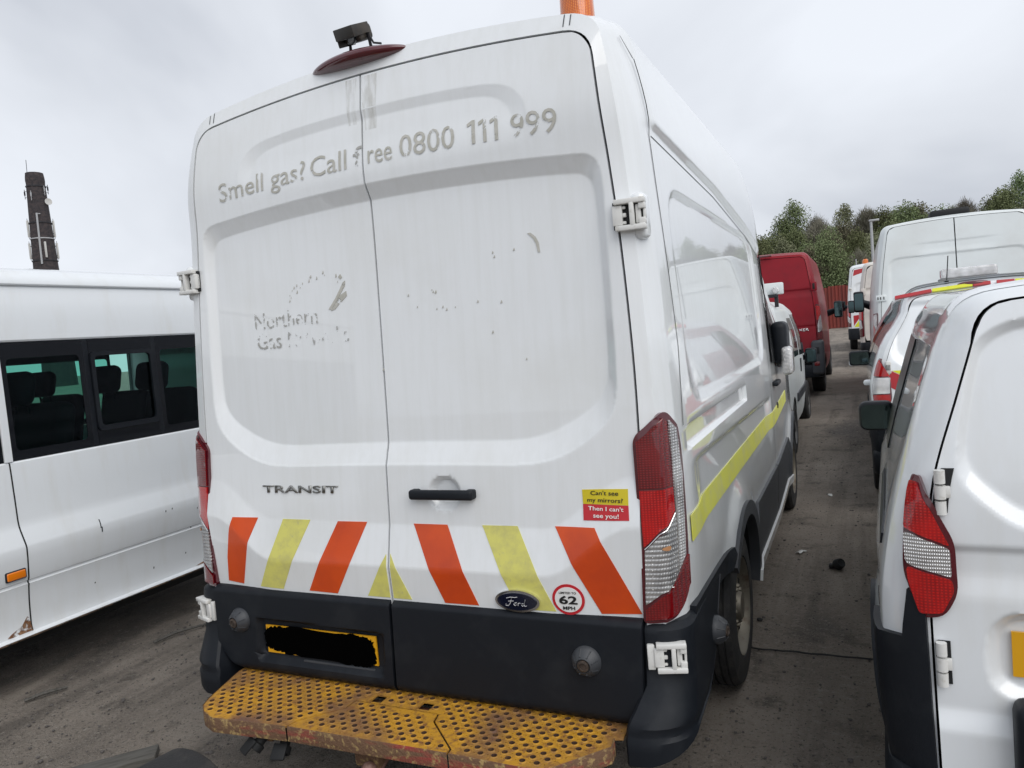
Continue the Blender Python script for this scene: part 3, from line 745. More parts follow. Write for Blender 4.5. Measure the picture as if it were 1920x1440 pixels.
# model badge, handle, oval badge, stickers
lettering('badge_lettering', 'TRANSIT', (-.627, 1.146, -.254, 1.175), F0, M['badge_grey'], doorL, .001, bold=.012, extrude=.004)
bm = bmesh.new(); hy = face0(.21, 1.15)
rbox(bm, (.210, hy - .026, 1.150), (.258, .024, .036), .011, 4); rbox(bm, (.098, hy - .010, 1.150), (.034, .032, .034), .008, 3); rbox(bm, (.322, hy - .010, 1.150), (.034, .032, .034), .008, 3)
hd = obj('door_handle', bm, M['plastic'], doorR, True, 60)
def ell(cx, cz, a, b, n=36): return [(cx + a * math.cos(2 * math.pi * k / n), cz + b * math.sin(2 * math.pi * k / n)) for k in range(n)]
patch('oval_badge', ell(.483, .798, .082, .038), F0, M['chrome'], doorR, .012, .012, .03, crown=.003)
patch('badge_face', ell(.483, .798, .073, .030), F0, M['navy'], doorR, .0155, .002, .03, crown=.001)
def strokes(name, S_, cx, cz, w_, h_, m, parent, off=.0185, rad=.0011):
    bm = bmesh.new()
    for s_ in S_: tube(bm, [mapped(F0, cx + x * w_, cz + z * h_, off, Vector((0, -1, 0))) for x, z in s_], rad, 5)
    obj(name, bm, m, parent)
strokes('badge_lettering', [[(-.50, .45), (-.25, .62), (.0, .60), (.16, .68)], [(-.18, .60), (-.22, .25), (-.30, -.25), (-.42, -.55), (-.58, -.52), (-.55, -.32)], [(-.40, .05), (-.24, .10), (-.08, .12)],
    [(-.02, -.12), (-.10, -.28), (-.02, -.50), (.08, -.36), (.04, -.14), (-.02, -.12), (.10, -.06)], [(.18, -.10), (.16, -.48)], [(.17, -.25), (.24, -.10), (.31, -.12)],
    [(.50, -.14), (.40, -.16), (.37, -.38), (.44, -.50), (.52, -.36), (.62, .40)], [(.53, -.3), (.57, -.5), (.68, -.42)]], .478, .798, .062, .026, M['script'], doorR)
patch('mirror_sticker', [(.729, 1.122), (.884, 1.122), (.883, 1.172), (.728, 1.168)], F0, M['sticker_yellow'], doorR, .0016, .0016, .05)
patch('mirror_sticker', [(.730, 1.070), (.886, 1.076), (.884, 1.1215), (.729, 1.1215)], F0, M['sticker_red'], doorR, .0016, .0016, .05)
for tx, b_, mm in (("Can't see", (.757, 1.151, .852, 1.165), 'ink'), ("my mirrors?", (.745, 1.129, .867, 1.143), 'ink'), ("Then I can't", (.748, 1.103, .869, 1.116), 'white_ink'), ("see you!", (.766, 1.081, .853, 1.095), 'white_ink')):
    lettering('sticker_lettering', tx, b_, F0, M[mm], doorR, .0042, height=(0, .73), bold=.012)
patch('speed_sticker', ell(.663, .812, .055, .052), F0, M['sticker_red'], doorR, .0026, .0016, .03)
patch('speed_sticker_face', ell(.663, .812, .0455, .0425), F0, M['sticker_white'], doorR, .0036, .0016, .03)
for tx, b_, bo in (("LIMITED TO", (.634, .832, .692, .8395), .02), ("62", (.632, .797, .694, .826), .03), ("MPH", (.643, .778, .684, .790), .03)):
    lettering('sticker_lettering', tx, b_, F0, M['ink'], doorR, .0056, bold=bo)
# number plate with its characters blacked over
TP = lambda x, z: Vector((x, trim_y(-.4, .56) - .002, z))
bm = bmesh.new(); rbox(bm, (-.381, TP(0, 0).y - .004, .562), (.534, .006, .112), .0)
pl_ = obj('number_plate', bm, M['plate'], doorL, False); pl_['label'] = 'yellow number plate with its characters blacked over'
bl = []
for k in range(120):
    a = 2 * math.pi * k / 120; c_, s_ = math.cos(a), math.sin(a)
    x = -.39 + .268 * math.copysign(abs(c_) ** .35, c_); z = .560 + .058 * math.copysign(abs(s_) ** .45, s_) - .018 * (x + .39) / .27 * (s_ < 0) * .6
    bl.append((x + random.uniform(-.006, .006), z + random.uniform(-.005, .005)))
patch('blacked_out_patch', bl, TP, M['blackout'], pl_, .0085, .001, .03)
bm = bmesh.new(); rbox(bm, (-.30, TP(0, 0).y - .004, .486), (.34, .012, .014), .004)
obj('plate_lip', bm, M['plastic_grey'], doorL)
# lock covers
def cover(loc, d, parent):
    bm = bmesh.new(); m = axis_m(loc, d)
    lathe(bm, [(.050, -.01), (.050, .004), (.046, .010), (.034, .030), (.024, .036), (.022, .030), (0, .030)], 36, m)
    for k in range(8):
        a = 2 * math.pi * k / 8 + .3; p = [m @ Vector((math.cos(a) * r_, math.sin(a) * r_, h_)) for r_, h_ in ((.046, .0105), (.030, .034))]; tube(bm, p, .0024, 5)
    o = obj('lock_cover', bm, M['plastic_grey'], parent, True, 35)
    bm = bmesh.new(); lathe(bm, [(.019, .028), (.019, .038), (.012, .040), (.011, .036), (0, .036)], 20, m); obj('lock_core', bm, M['lockcore'], o)
cover((.718, trim_y(.718, .62) , .622), (0, -1, -.05), root); cover((-.768, trim_y(-.768, .63), .632), (-.12, -1, -.02), root); cover((1.052, .37, .575), (1, -.12, 0), root)
# bumper corners
def bumper_corner(sg):
    zs = [.292, .298, .315, .34, .38, .412, .424, .432, .440, .455, .475, .50, .56, .62, .68, .718, .732, .742, .748]; rows = []
    for z in zs:
        low = 1 - sstep(.428, .575, z); ins = .03 * max(0, (.32 - z) / .03) + .016 * max(0, (z - .730) / .018) + .010 * (abs(z - .432) < .010 and .6 or 0)
        xi = lerp(.902, .850, low); yb = lerp(rd(z) - .012, -.150, low) + ins; X_ = 1.046 + .004 * low - ins; rc = lerp(.10, .16, low)
        p = [(xi, yb + .16), (xi, yb + .01), (xi + .008, yb)]
        for k in range(9):
            a = math.pi / 2 * k / 8; p.append((X_ - rc + rc * math.sin(a), yb + rc - rc * math.cos(a)))
        for y in (.2, .3, .38, .44, .50, .54): p.append((X_ - .006 * (y / .8), y))
        p.append((X_ - .1, .56)); zbt = [.330, .330, .332] + [lerp(.335, .418, (k / 8) ** 1.4) for k in range(9)] + [.432, .478, .535, .61, .68, .72, .72]
        rows.append([(sg * x, y, max(z, b_ + (z - .292) * .01)) for (x, y), b_ in zip(p, zbt)])
    cap = [(x * .93, y + .05, z) for x, y, z in rows[-1]]; rows.append(cap)
    n = len(rows[0]); V = [p for r_ in rows for p in r_]
    F = [(j * n + i, j * n + i + 1, (j + 1) * n + i + 1, (j + 1) * n + i) for j in range(len(rows) - 1) for i in range(n - 1)]
    F.append(tuple(range(n)))
    return pyobj('bumper_corner', V, F, M['plastic'], root, True, 34, fixn=True)
for sg in (1, -1): bumper_corner(sg)
# tail lamps
def tail_lamp(sg):
    P = V0.corner(sg); od = (sg * .5, -1, 0)
    out_ = [(-.024, 1.318), (-.014, 1.340), (.060, 1.404), (.100, 1.402), (.156, 1.352), (.176, 1.26), (.180, 1.08), (.174, .842), (.146, .790), (.102, .758), (-.008, .750), (-.014, 1.0)]
    o = patch('tail_lamp', roundpoly(out_, .02, 3), P, M['red_dark'], root, .010, .02, .02, od, crown=.006)
    S_ = [('upper_lens', [(-.008, 1.172), (.094, 1.172), (.084, 1.372), (.066, 1.386), (-.012, 1.318)], 'red_lens'),
          ('stop_lens', [(-.002, .992), (.100, 1.094), (.095, 1.168), (-.008, 1.168)], 'red_bright'),
          ('clear_lens', [(.0, .812), (.070, .862), (.106, .898), (.104, 1.082), (.0, .980)], 'clear_lens'),
          ('side_lens', [(.110, .905), (.146, .945), (.150, 1.20), (.136, 1.345), (.098, 1.376), (.104, 1.18)], 'clear_bright'),
          ('lower_lens', [(.0, .764), (.098, .770), (.138, .800), (.164, .850), (.162, .940), (.108, .884), (.0, .798)], 'red_lens')]
    for n_, p_, m_ in S_: patch(n_, p_, P, M[m_], o, .0185, .006, .014, od)
    bm = bmesh.new(); ov = Vector(od)
    for k in range(9):
        z = .97 + k * .042; tube(bm, [mapped(P, .112, z, .0187, ov), mapped(P, .143, z, .0187, ov)], .0009, 5)
    tube(bm, [mapped(P, .127, .95 + q * .02, .0187, ov) for q in range(20)], .0009, 5); tube(bm, [mapped(P, .1065, .90 + q * .02, .0195, ov) for q in range(16)], .002, 5)
    tube(bm, [mapped(P, .0 + q * .011, .985 + q * .0112, .0190, ov) for q in range(10)], .0018, 5)
    for k in range(7):
        z = .86 + k * .02; tube(bm, [mapped(P, .02, z, .0186, ov), mapped(P, .092 - .004 * abs(k - 3), z, .0186, ov)], .0008, 5)
    obj('reflector_ribs', bm, M['chrome'], o)
    patch('indicator_bulb', ell(.060, .985, .010, .007, 12), P, M['dull_amber'], o, .0195, .002, .01, od)
    return o
for sg in (1, -1): tail_lamp(sg)
# hinges
def hinge(sg, cx, cz, w_, h_, rz, y, lower=False):
    m = Matrix.Translation((sg * cx, y, cz)) @ Matrix.Rotation(sg * rz, 4, 'Z'); bm = bmesh.new()
    def b(x, yy, z, sx, sy, sz, r_=.003): 
        t = bmesh.new(); rbox(t, (sg * x * w_, yy, z * h_), (sx * w_, sy, sz * h_), r_, 2); me = bpy.data.meshes.new('t'); t.to_mesh(me); t.free(); me.transform(m); bm.from_mesh(me); bpy.data.meshes.remove(me)
    b(.04, -.012, .42, .92, .034, .17); b(.04, -.012, -.42, .92, .034, .17); b(.10, -.013, 0, .14, .032, .8)
    b(-.34, -.008, 0, .30, .024, .64); b(-.16, -.006, .0, .16, .018, .14); b(-.16, -.006, .24, .14, .018, .10); b(-.16, -.006, -.24, .14, .018, .10)
    b(.40, -.010, .24, .20, .026, .20); b(.40, -.010, -.24, .20, .026, .20); b(.28, -.006, .0, .16, .018, .60); b(.46, -.004, 0, .08, .02, .30)
    if lower: b(-.58, -.004, 0, .24, .02, .86, .004)
    o = obj('door_hinge', bm, M['hinge'], root, True, 40)
    bm = bmesh.new(); rbox(bm, (0, 0, 0), (w_ * .98, .014, h_ * .88), .002); bm.transform(m); obj('hinge_pocket', bm, M['black'], o)
for sg in (1, -1):
    hinge(sg, .942, 2.022, .104, .096, .10, .030); hinge(sg, .982, .652, .100, .092, .30, -.040, True)
    bm = bmesh.new(); rbox(bm, (sg * .965, .075, 2.02), (.05, .07, .145), .02, 3); obj('hinge_pillar_boss', bm, M['white'], root)
# high brake light, reversing camera, beacon
bm = bmesh.new(); bmesh.ops.create_uvsphere(bm, u_segments=40, v_segments=16, radius=1)
for v in bm.verts:
    v.co = Vector((-.048 + .222 * v.co.x, .080 + .05 * v.co.y + .03 * v.co.x ** 2, 2.742 + .026 * v.co.z - .004 * v.co.x ** 2))
obj('high_brake_light', bm, M['red_dark'], root, True, 80)
bm = bmesh.new(); rm = Matrix.Rotation(R(24), 3, 'X') @ Matrix.Rotation(R(-14), 3, 'Z'); cc = Vector((-.058, .125, 2.848))
rbox(bm, cc, (.084, .078, .056), .014, 3, rm)
cm_ = obj('reversing_camera', bm, M['camera_black'], root)
bm = bmesh.new(); rbox(bm, cc + rm @ Vector((-.006, -.022, .012)), (.102, .088, .040), .003, 2, rm); rbox(bm, cc + rm @ Vector((-.052, -.02, -.006)), (.006, .085, .05), .002, 2, rm)
obj('camera_hood', bm, M['camera_black'], cm_)
bm = bmesh.new(); lathe(bm, [(0, 0), (.020, 0), (.020, .008), (.015, .009), (0, .006)], 20, axis_m(cc + rm @ Vector((.004, -.038, -.010)), rm @ Vector((0, -1, 0)))); obj('camera_lens', bm, M['dark_glass'], cm_)
bm = bmesh.new()
for sx in (-.050, .050): tube(bm, [cc + rm @ Vector((sx, 0, -.005)), cc + Vector((sx * .92, .01, -.055)), (cc.x + sx * .62, cc.y - .01, 2.768)], .0065, 6)
rbox(bm, (cc.x, cc.y - .01, 2.764), (.085, .05, .012), .003); 
for sx in (-.02, .022): lathe(bm, [(.008, 0), (.009, .012), (0, .016)], 10, axis_m((cc.x + sx, cc.y - .012, 2.769), (0, 0, 1)))
tube(bm, [(cc.x + .045, cc.y + .01, 2.83), (cc.x + .065, cc.y, 2.80), (cc.x + .10, cc.y - .005, 2.788)], .004, 6)
obj('camera_bracket', bm, M['darkmetal'], cm_)
bz = 2.735
bm = bmesh.new(); lathe(bm, [(.060, 0), (.060, .012), (.057, .14), (.050, .165), (.030, .176), (0, .178)], 40, axis_m((.742, .29, bz), (0, 0, 1)))
bc = obj('beacon', bm, M['amber'], root, True, 40)
bm = bmesh.new(); lathe(bm, [(.0, -.03), (.060, -.03), (.060, .004), (.058, .006), (0, .006)], 40, axis_m((.742, .29, bz), (0, 0, 1))); obj('beacon_base', bm, M['darkmetal'], bc)
from mathutils.bvhtree import BVHTree
_bvh = BVHTree.FromPolygons([v.co[:] for v in V0.body.data.vertices], [p.vertices[:] for p in V0.body.data.polygons])
def onbody(x, z):
    h = _bvh.ray_cast(Vector((x, -1, z)), Vector((0, 1, 0))); return h[0] if h[0] else Vector((x, .1, z))
def roof_line(x0, x1, z0, z1, wd, m, name='roof_joint'):
    V = []; F = []
    for k in range(9):
        x = lerp(x0, x1, k / 8); z = lerp(z0, z1, k / 8)
        for q in (-1, 1): V.append(tuple(onbody(x + q * wd / 2, z) + Vector((0, -.0012, .0008))))
    for k in range(8): F.append((2 * k, 2 * k + 1, 2 * k + 3, 2 * k + 2))
    return pyobj(name, V, F, m, root)
for sg in (1, -1):
    for dx in (0, .022): roof_line(sg * (.762 + dx), sg * (.768 + dx), 2.648, 2.722, .0035, M['plastic_grey'])
for (x, w_, z0, z1) in ((-.070, .05, 2.50, 2.668), (.010, .07, 2.47, 2.668)):
    patch('grime_streak', [(x - w_ / 2, z1), (x - w_ * .35, z0), (x + w_ * .35, z0), (x + w_ / 2, z1)], F0, M['streak'], doorR if x > -.02 else doorL, .0014, 0, .02)
# side details
sp = V0.side(1); od = (1, 0, 0)
patch('side_stripe', [(.165, .957), (2.795, .957), (2.795, 1.048), (.165, 1.043)], sp, M['side_yellow'], root, .004, .0035, .03, od)
patch('side_stripe', [(2.815, .957), (3.98, .980), (3.98, 1.066), (2.815, 1.048)], sp, M['side_yellow'], root, .004, .0035, .03, od)
for a_, b_ in ((1.62, 2.795), (2.812, 4.02)):
    patch('rocker_trim', [(a_, .385), (b_, .385), (b_, .695), (a_ + .13, .70), (a_ + .02, .62)] if a_ < 2 else [(a_, .385), (b_, .385), (b_ - .02, .62), (b_ - .10, .70), (a_, .695)], sp, M['plastic_grey'], root, .016, .018, .06, od)
patch('sill', [(1.62, .33), (4.02, .33), (4.02, .384), (1.62, .384)], sp, M['white'], root, .03, .05, .1, od)
def arch_poly(cy, cz, r0, r1, a0, a1, n=28):
    P = [(cy + r1 * math.cos(R(lerp(a0, a1, k / n))), cz + r1 * math.sin(R(lerp(a0, a1, k / n)))) for k in range(n + 1)]
    return P + [(cy + r0 * math.cos(R(lerp(a1, a0, k / n))), cz + r0 * math.sin(R(lerp(a1, a0, k / n)))) for k in range(n + 1)]
for cy in (1.2, 4.45):
    for sg in (1, -1): patch('wheel_arch_trim', arch_poly(cy, .36, .41, .475, -4, 142 if cy < 2 else 184), V0.side(sg), M['plastic_grey'], root, .016, .05, .04, (sg, 0, 0))
patch('side_cladding', [(.10, .60), (.42, .62), (.50, .69), (.78, .655), (.86, .70), (.84, .735), (.58, .748), (.30, .757), (.10, .762)], sp, M['plastic'], root, .014, .02, .03, od)
for P in ([(.245, 2.56), (.235, 2.3), (.24, 1.9), (.245, 1.6), (.205, 1.42), (.19, 1.34)], [(2.80, 2.16), (2.80, 1.75), (2.79, 1.38), (2.80, 1.15), (2.805, .95), (2.80, .70)]): V0.seam(1, P, .006)
V0.seam(1, [(.24, 2.56), (.205, 2.63)], .006)
V0.seam(1, [(.26, 2.304), (1.4, 2.250), (2.4, 2.150), (2.85, 2.064)], .004, 'gutter_joint', m=M['plastic_grey'])
V0.side_window(1, [(2.93, 1.36), (3.95, 1.30), (3.85, 1.55), (3.52, 2.02), (3.42, 2.07), (2.93, 2.07)], M['cabglass'], off=.014)
patch('door_mirror_base', [(3.60, 1.28), (3.98, 1.25), (3.88, 1.5), (3.62, 1.5)], sp, M['plastic'], root, .006, .02, .06, od)
bm = bmesh.new(); rbox(bm, (1.055, 3.36, 1.47), (.11, .26, .30), .045, 4); tube(bm, [(1.0, 3.55, 1.33), (1.06, 3.42, 1.36)], .05, 10)
mh = obj('door_mirror', bm, M['plastic'], root, True, 60)
bm = bmesh.new(); rbox(bm, (1.100, 3.31, 1.345), (.075, .20, .20), .03, 4); obj('mirror_indicator', bm, M['clear_bright'], mh)
bm = bmesh.new(); rbox(bm, (1.045, 3.02, 1.215), (.04, .20, .034), .012, 3); obj('front_door_handle', bm, M['plastic'], root)
bm = bmesh.new(); lathe(bm, [(.022, 0), (.022, .006), (.012, .008), (0, .004)], 18, axis_m((1.028, 3.13, 1.05), (1, 0, 0))); obj('door_lock', bm, M['darkmetal'], root)
for sg in (1, -1):
    V0.wheel(sg, 1.2, .352, .225, .905, M['rim']); V0.wheel(sg, 4.45, .352, .225, .885, M['rim'])
patch('windscreen', [(-.80, 1.55), (.80, 1.55), (.66, 2.45), (-.66, 2.45)], lambda x, z: Vector((x, interp(z, [(1.5, 4.7), (2.55, 3.8)]), z)), M['dark_glass'], root, .01, .01, .2, (0, 1, .8))
bm = bmesh.new(); rbox(bm, (0, 2.7, .42), (1.6, 4.9, .22), .05); tube(bm, [(-.5, .1, .33), (-.5, 3.5, .33)], .04, 8); tube(bm, [(-.93, 1.2, .35), (.93, 1.2, .35)], .05, 10); rbox(bm, (0, .25, .40), (1.5, .5, .12), .03)
obj('underbody', bm, M['black'], root)
# yellow rear step
ZS = .418
stp = empty('rear_step', (0, 0, 0)); stp.parent = root
outl = [(-.812, .02), (-.806, -.015), (-.800, -.075), (-.790, -.12), (-.735, -.300), (-.712, -.350), (-.668, -.385), (-.600, -.412), (-.285, -.384), (-.275, -.340), (-.160, -.219), (-.157, -.160), (.198, -.163), (.211, -.214), (.349, -.346), (.352, -.370),
        (.600, -.372), (.652, -.366), (.690, -.345), (.819, -.198), (.814, -.150), (.842, -.142), (.838, .02)]
flap = [(-.279, -.383), (-.268, -.342), (-.153, -.221), (-.150, -.167), (.192, -.170), (.204, -.217), (.342, -.348), (.345, -.369)]
slots = [[(-.100, -.155), (-.052, -.155), (-.052, -.104), (-.100, -.104)], [(.100, -.155), (.148, -.155), (.148, -.104), (.100, -.104)]]
def far_from(P, x, y, d):
    for a, b in zip(P, P[1:] + P[:1]):
        ax, ay, bx, by = *a, *b; l2 = (bx - ax) ** 2 + (by - ay) ** 2; t = clamp(((x - ax) * (bx - ax) + (y - ay) * (by - ay)) / l2)
        if (x - ax - t * (bx - ax)) ** 2 + (y - ay - t * (by - ay)) ** 2 < d * d: return False
    return True
bigs, smalls = [], []
row = 0; y = -.395
while y < .01:
    x = -.82 + (row % 2) * .0235
    while x < .84:
        bigs.append((x, y)); smalls.append((x + .0235, y + .002)); x += .047
    y += .0262; row += 1
PZ = lambda x, y: Vector((x, y, ZS))
def tread(name, P, extra):
    hb = [q for q in bigs if inpoly(*q, P) and far_from(P, *q, .017) and all(far_from(s_, *q, .015) and not inpoly(*q, s_) for s_ in extra)]
    hs = [q for q in smalls if inpoly(*q, P) and far_from(P, *q, .010) and all(far_from(s_, *q, .010) and not inpoly(*q, s_) for s_ in extra)]
    H_ = [ell(x, y, .0092, .0085, 10) for x, y in hb] + [ell(x, y, .0036, .0034, 6) for x, y in hs] + list(extra)
    o = patch(name, P, PZ, M['tread'], stp, 0.0, .006, .05, (0, 0, 1), holes=H_, grid=False)
    V, F = [], []
    for (x, y) in hb:           # raised rusty rims and the walls of the holes
        b0 = len(V)
        for r_, z in ((.0150, ZS + .0004), (.0112, ZS + .0032), (.0088, ZS + .0026), (.0084, ZS - .016)):
            for k in range(12): V.append((x + r_ * math.cos(k * math.pi / 6), y + r_ * .94 * math.sin(k * math.pi / 6), z))
        for j in range(3):
            for k in range(12): F.append((b0 + j * 12 + k, b0 + j * 12 + (k + 1) % 12, b0 + (j + 1) * 12 + (k + 1) % 12, b0 + (j + 1) * 12 + k))
    d = pyobj('grip_dimples', V, F, M['tread'], o, True, 60); d['kind'] = 'stuff'
    V, F = [], []
    for (x, y) in hb:
        b0 = len(V)
        for r_, z in ((.0100, ZS + .0034), (.0087, ZS + .0030), (.0083, ZS - .014)):
            for k in range(12): V.append((x + r_ * math.cos(k * math.pi / 6), y + r_ * .94 * math.sin(k * math.pi / 6), z))
        for j in range(2):
            for k in range(12): F.append((b0 + j * 12 + k, b0 + j * 12 + (k + 1) % 12, b0 + (j + 1) * 12 + (k + 1) % 12, b0 + (j + 1) * 12 + k))
    d = pyobj('dimple_edges', V, F, M['tread_rust_shade'], o, True, 60); d['kind'] = 'stuff'
    return o
tread('tread_plate', outl, slots); tread('tread_flap', flap, [])
def edge_strip(P, h=.052):
    V = []; F = []; P = densify(P, .02)
    for i, p in enumerate(P):
        a = Vector(P[max(i - 1, 0)]); b = Vector(P[min(i + 1, len(P) - 1)]); d = (b - a).normalized(); n = Vector((d.y, -d.x)) * .003
        for oz, on in ((.002, .4), (0, 1), (-h, 1), (-h, -2)): V.append((p[0] + n.x * on, p[1] + n.y * on, ZS + oz))
    for i in range(len(P) - 1):
        for k in range(3): F.append((4 * i + k, 4 * i + 4 + k, 4 * i + 5 + k, 4 * i + 1 + k))
    return pyobj('step_edge', V, F, M['tread_edge'], stp, True, 50, fixn=True)
def openline(P, step):
    o = []
    for a, b in zip(P, P[1:]):
        n = max(1, int(math.hypot(b[0] - a[0], b[1] - a[1]) / step))
        for k in range(n): o.append((lerp(a[0], b[0], k / n), lerp(a[1], b[1], k / n)))
    return o + [P[-1]]
_dens = densify; densify = openline
edge_strip(outl[2:9]); edge_strip([flap[0], flap[-1]]); edge_strip(outl[15:21]); densify = _dens
bm = bmesh.new()
for s_ in slots:
    cx = sum(p[0] for p in s_) / 4; cy = sum(p[1] for p in s_) / 4; rbox(bm, (cx, cy, ZS - .075), (.056, .060, .05), 0)
obj('socket_box', bm, M['tread'], stp, False)
bm = bmesh.new(); rbox(bm, (0, -.10, .352), (1.42, .05, .06), .005); rbox(bm, (-.42, -.15, .35), (.06, .40, .05), .005); rbox(bm, (.5, -.15, .35), (.06, .40, .05), .005)
rbox(bm, (0, -.25, .33), (.10, .16, .09), .01)
obj('step_frame', bm, M['tread_edge'], stp)
bm = bmesh.new(); tube(bm, [(.02, -.20, .33), (.02, -.30, .29), (.02, -.335, .26)], [.035, .03, .022], 14); bmesh.ops.create_uvsphere(bm, u_segments=16, v_segments=10, radius=.026, matrix=Matrix.Translation((.02, -.345, .295)))
obj('tow_hook', bm, M['rustpipe'], stp)
for (x, y, z, a) in ((-.425, -.375, .335, -.5), (-.335, -.35, .322, .25)):
    bm = bmesh.new(); m = axis_m((x, y, z), (a * .8, -.75, -.65)); lathe(bm, [(0, -.09), (.017, -.09), (.018, .0), (.027, .004), (.027, .026), (.021, .028), (.019, .01), (0, .01)], 20, m)
    q = m @ Vector((0, .026, .03)); rbox(bm, q, (.052, .010, .056), .004, 2, m.to_3x3()); tube(bm, [m @ Vector((0, 0, -.08)), (x + .04, y + .18, z + .05), (x + .25, y + .22, z + .055)], .008, 6)
    obj('trailer_socket', bm, M['black'], stp, True, 40)

# ------------------------------------------------------------------ other vans
def std_spec(H, W, paint, L, rear_lean=.08, gapk=.90, zbelt=1.2, tumble=.12, cam_=.10, r=.13, ld=.30, wz=.33, ra=.37, w1=.95, w2=4.0, zb=.30, nose=1.0, gtop=.13, side_off=None, cab=None, zstep=.09, ystep=.3, dense=(), yd=()):
    """proportions for an ordinary panel van: H height, W half width, L length, wheels at w1 and w2"""
    zc = H - r - .05; cab = cab or L - 2.0
    hw = [(zb, W - .04), (.5, W - .01), (.9, W), (zbelt, W - .005), (lerp(zbelt, zc, .5), W - .35 * tumble), (zc, W - tumble), (H, W - tumble - .04)]
    rear = [(zb, -.02), (.6, -.02), (zbelt, 0), (lerp(zbelt, H, .5), rear_lean * .35), (H, rear_lean)]
    gap = [(z, x * gapk) for z, x in hw]
    return dict(hw=hw, gap=gap, rear=rear, zt=H, camber=cam_, zc=zc, r=r, gzt=H - gtop, gcam=cam_ * .8, gzc=H - gtop - .14, gr=.10, zb=zb, zl=zlist(zb, zc, zstep, dense),
                ys=zlist(.3, L - .3, ystep, yd) + [L - .12, L], zprof=[(0, H), (cab - .3, H), (cab, H - .1), (cab + .95, nose + .28), (cab + 1.1, nose + .12), (L - .3, nose - .08), (L, nose - .25)],
                fw=[(0, 1), (cab - .2, 1), (cab + .8, .965), (L - .55, .92), (L - .15, .80), (L, .66)], arches=[(w1, wz, ra), (w2, wz, ra)], side_off=side_off or (lambda y, z: 0), paint=paint, ctop=.5)
def recess_pair(xo, xi, z0, z1, dz=.06, ch=.12):
    O = convex([(-3, z0), (xo - ch, z0), (xo, z0 + ch), (xo - .01, z1 - ch * .6), (xo - ch * .7, z1), (-3, z1)])
    I = convex([(-3, z0 + dz), (xi - ch, z0 + dz), (xi, z0 + ch + dz * .7), (xi - .01, z1 - ch * .6 - dz * .6), (xi - ch * .7, z1 - dz * .8), (-3, z1 - dz * .8)])
    return O, I
def door_surf(van, recs, extra=None):
    def f(x, z):
        y = van.rear(z)
        for O, I, d, k in recs: y += recess(abs(x), z, O, I, d, k)
        if extra: y += extra(x, z)
        return y
    return f
def simple_hinge(van, sg, z, w_=.10, h_=.09, m=None, u=.0, bolts=True):
    P = van.corner(sg); c = P(u, z); bm = bmesh.new()
    rbox(bm, (c.x, c.y - .008, z), (w_, .026, h_), .008, 2)
    o = obj('door_hinge', bm, m or M['white'], van.root, True, 40)
    if bolts:
        bm = bmesh.new()
        for k in (-.25, .05, .3): rbox(bm, (c.x + sg * k * w_, c.y - .0225, z), (w_ * .09, .006, h_ * .42), 0)
        obj('hinge_slot', bm, M['black'], o, False)['kind'] = 'stuff'
def lamp_set(van, sg, outl_, parts, off=.010, depth=.03, base='red_dark', crown=.006):
    P = van.corner(sg); od = (sg * .5, -1, 0)
    o = patch('tail_lamp', roundpoly(outl_, .03, 4), P, M[base], van.root, off, depth, .015, od, crown=crown)
    for n_, p_, m_ in parts: patch(n_, roundpoly(p_, .008, 2), P, M[m_], o, off + crown * .75 + .003, .008, .012, od)
    return o

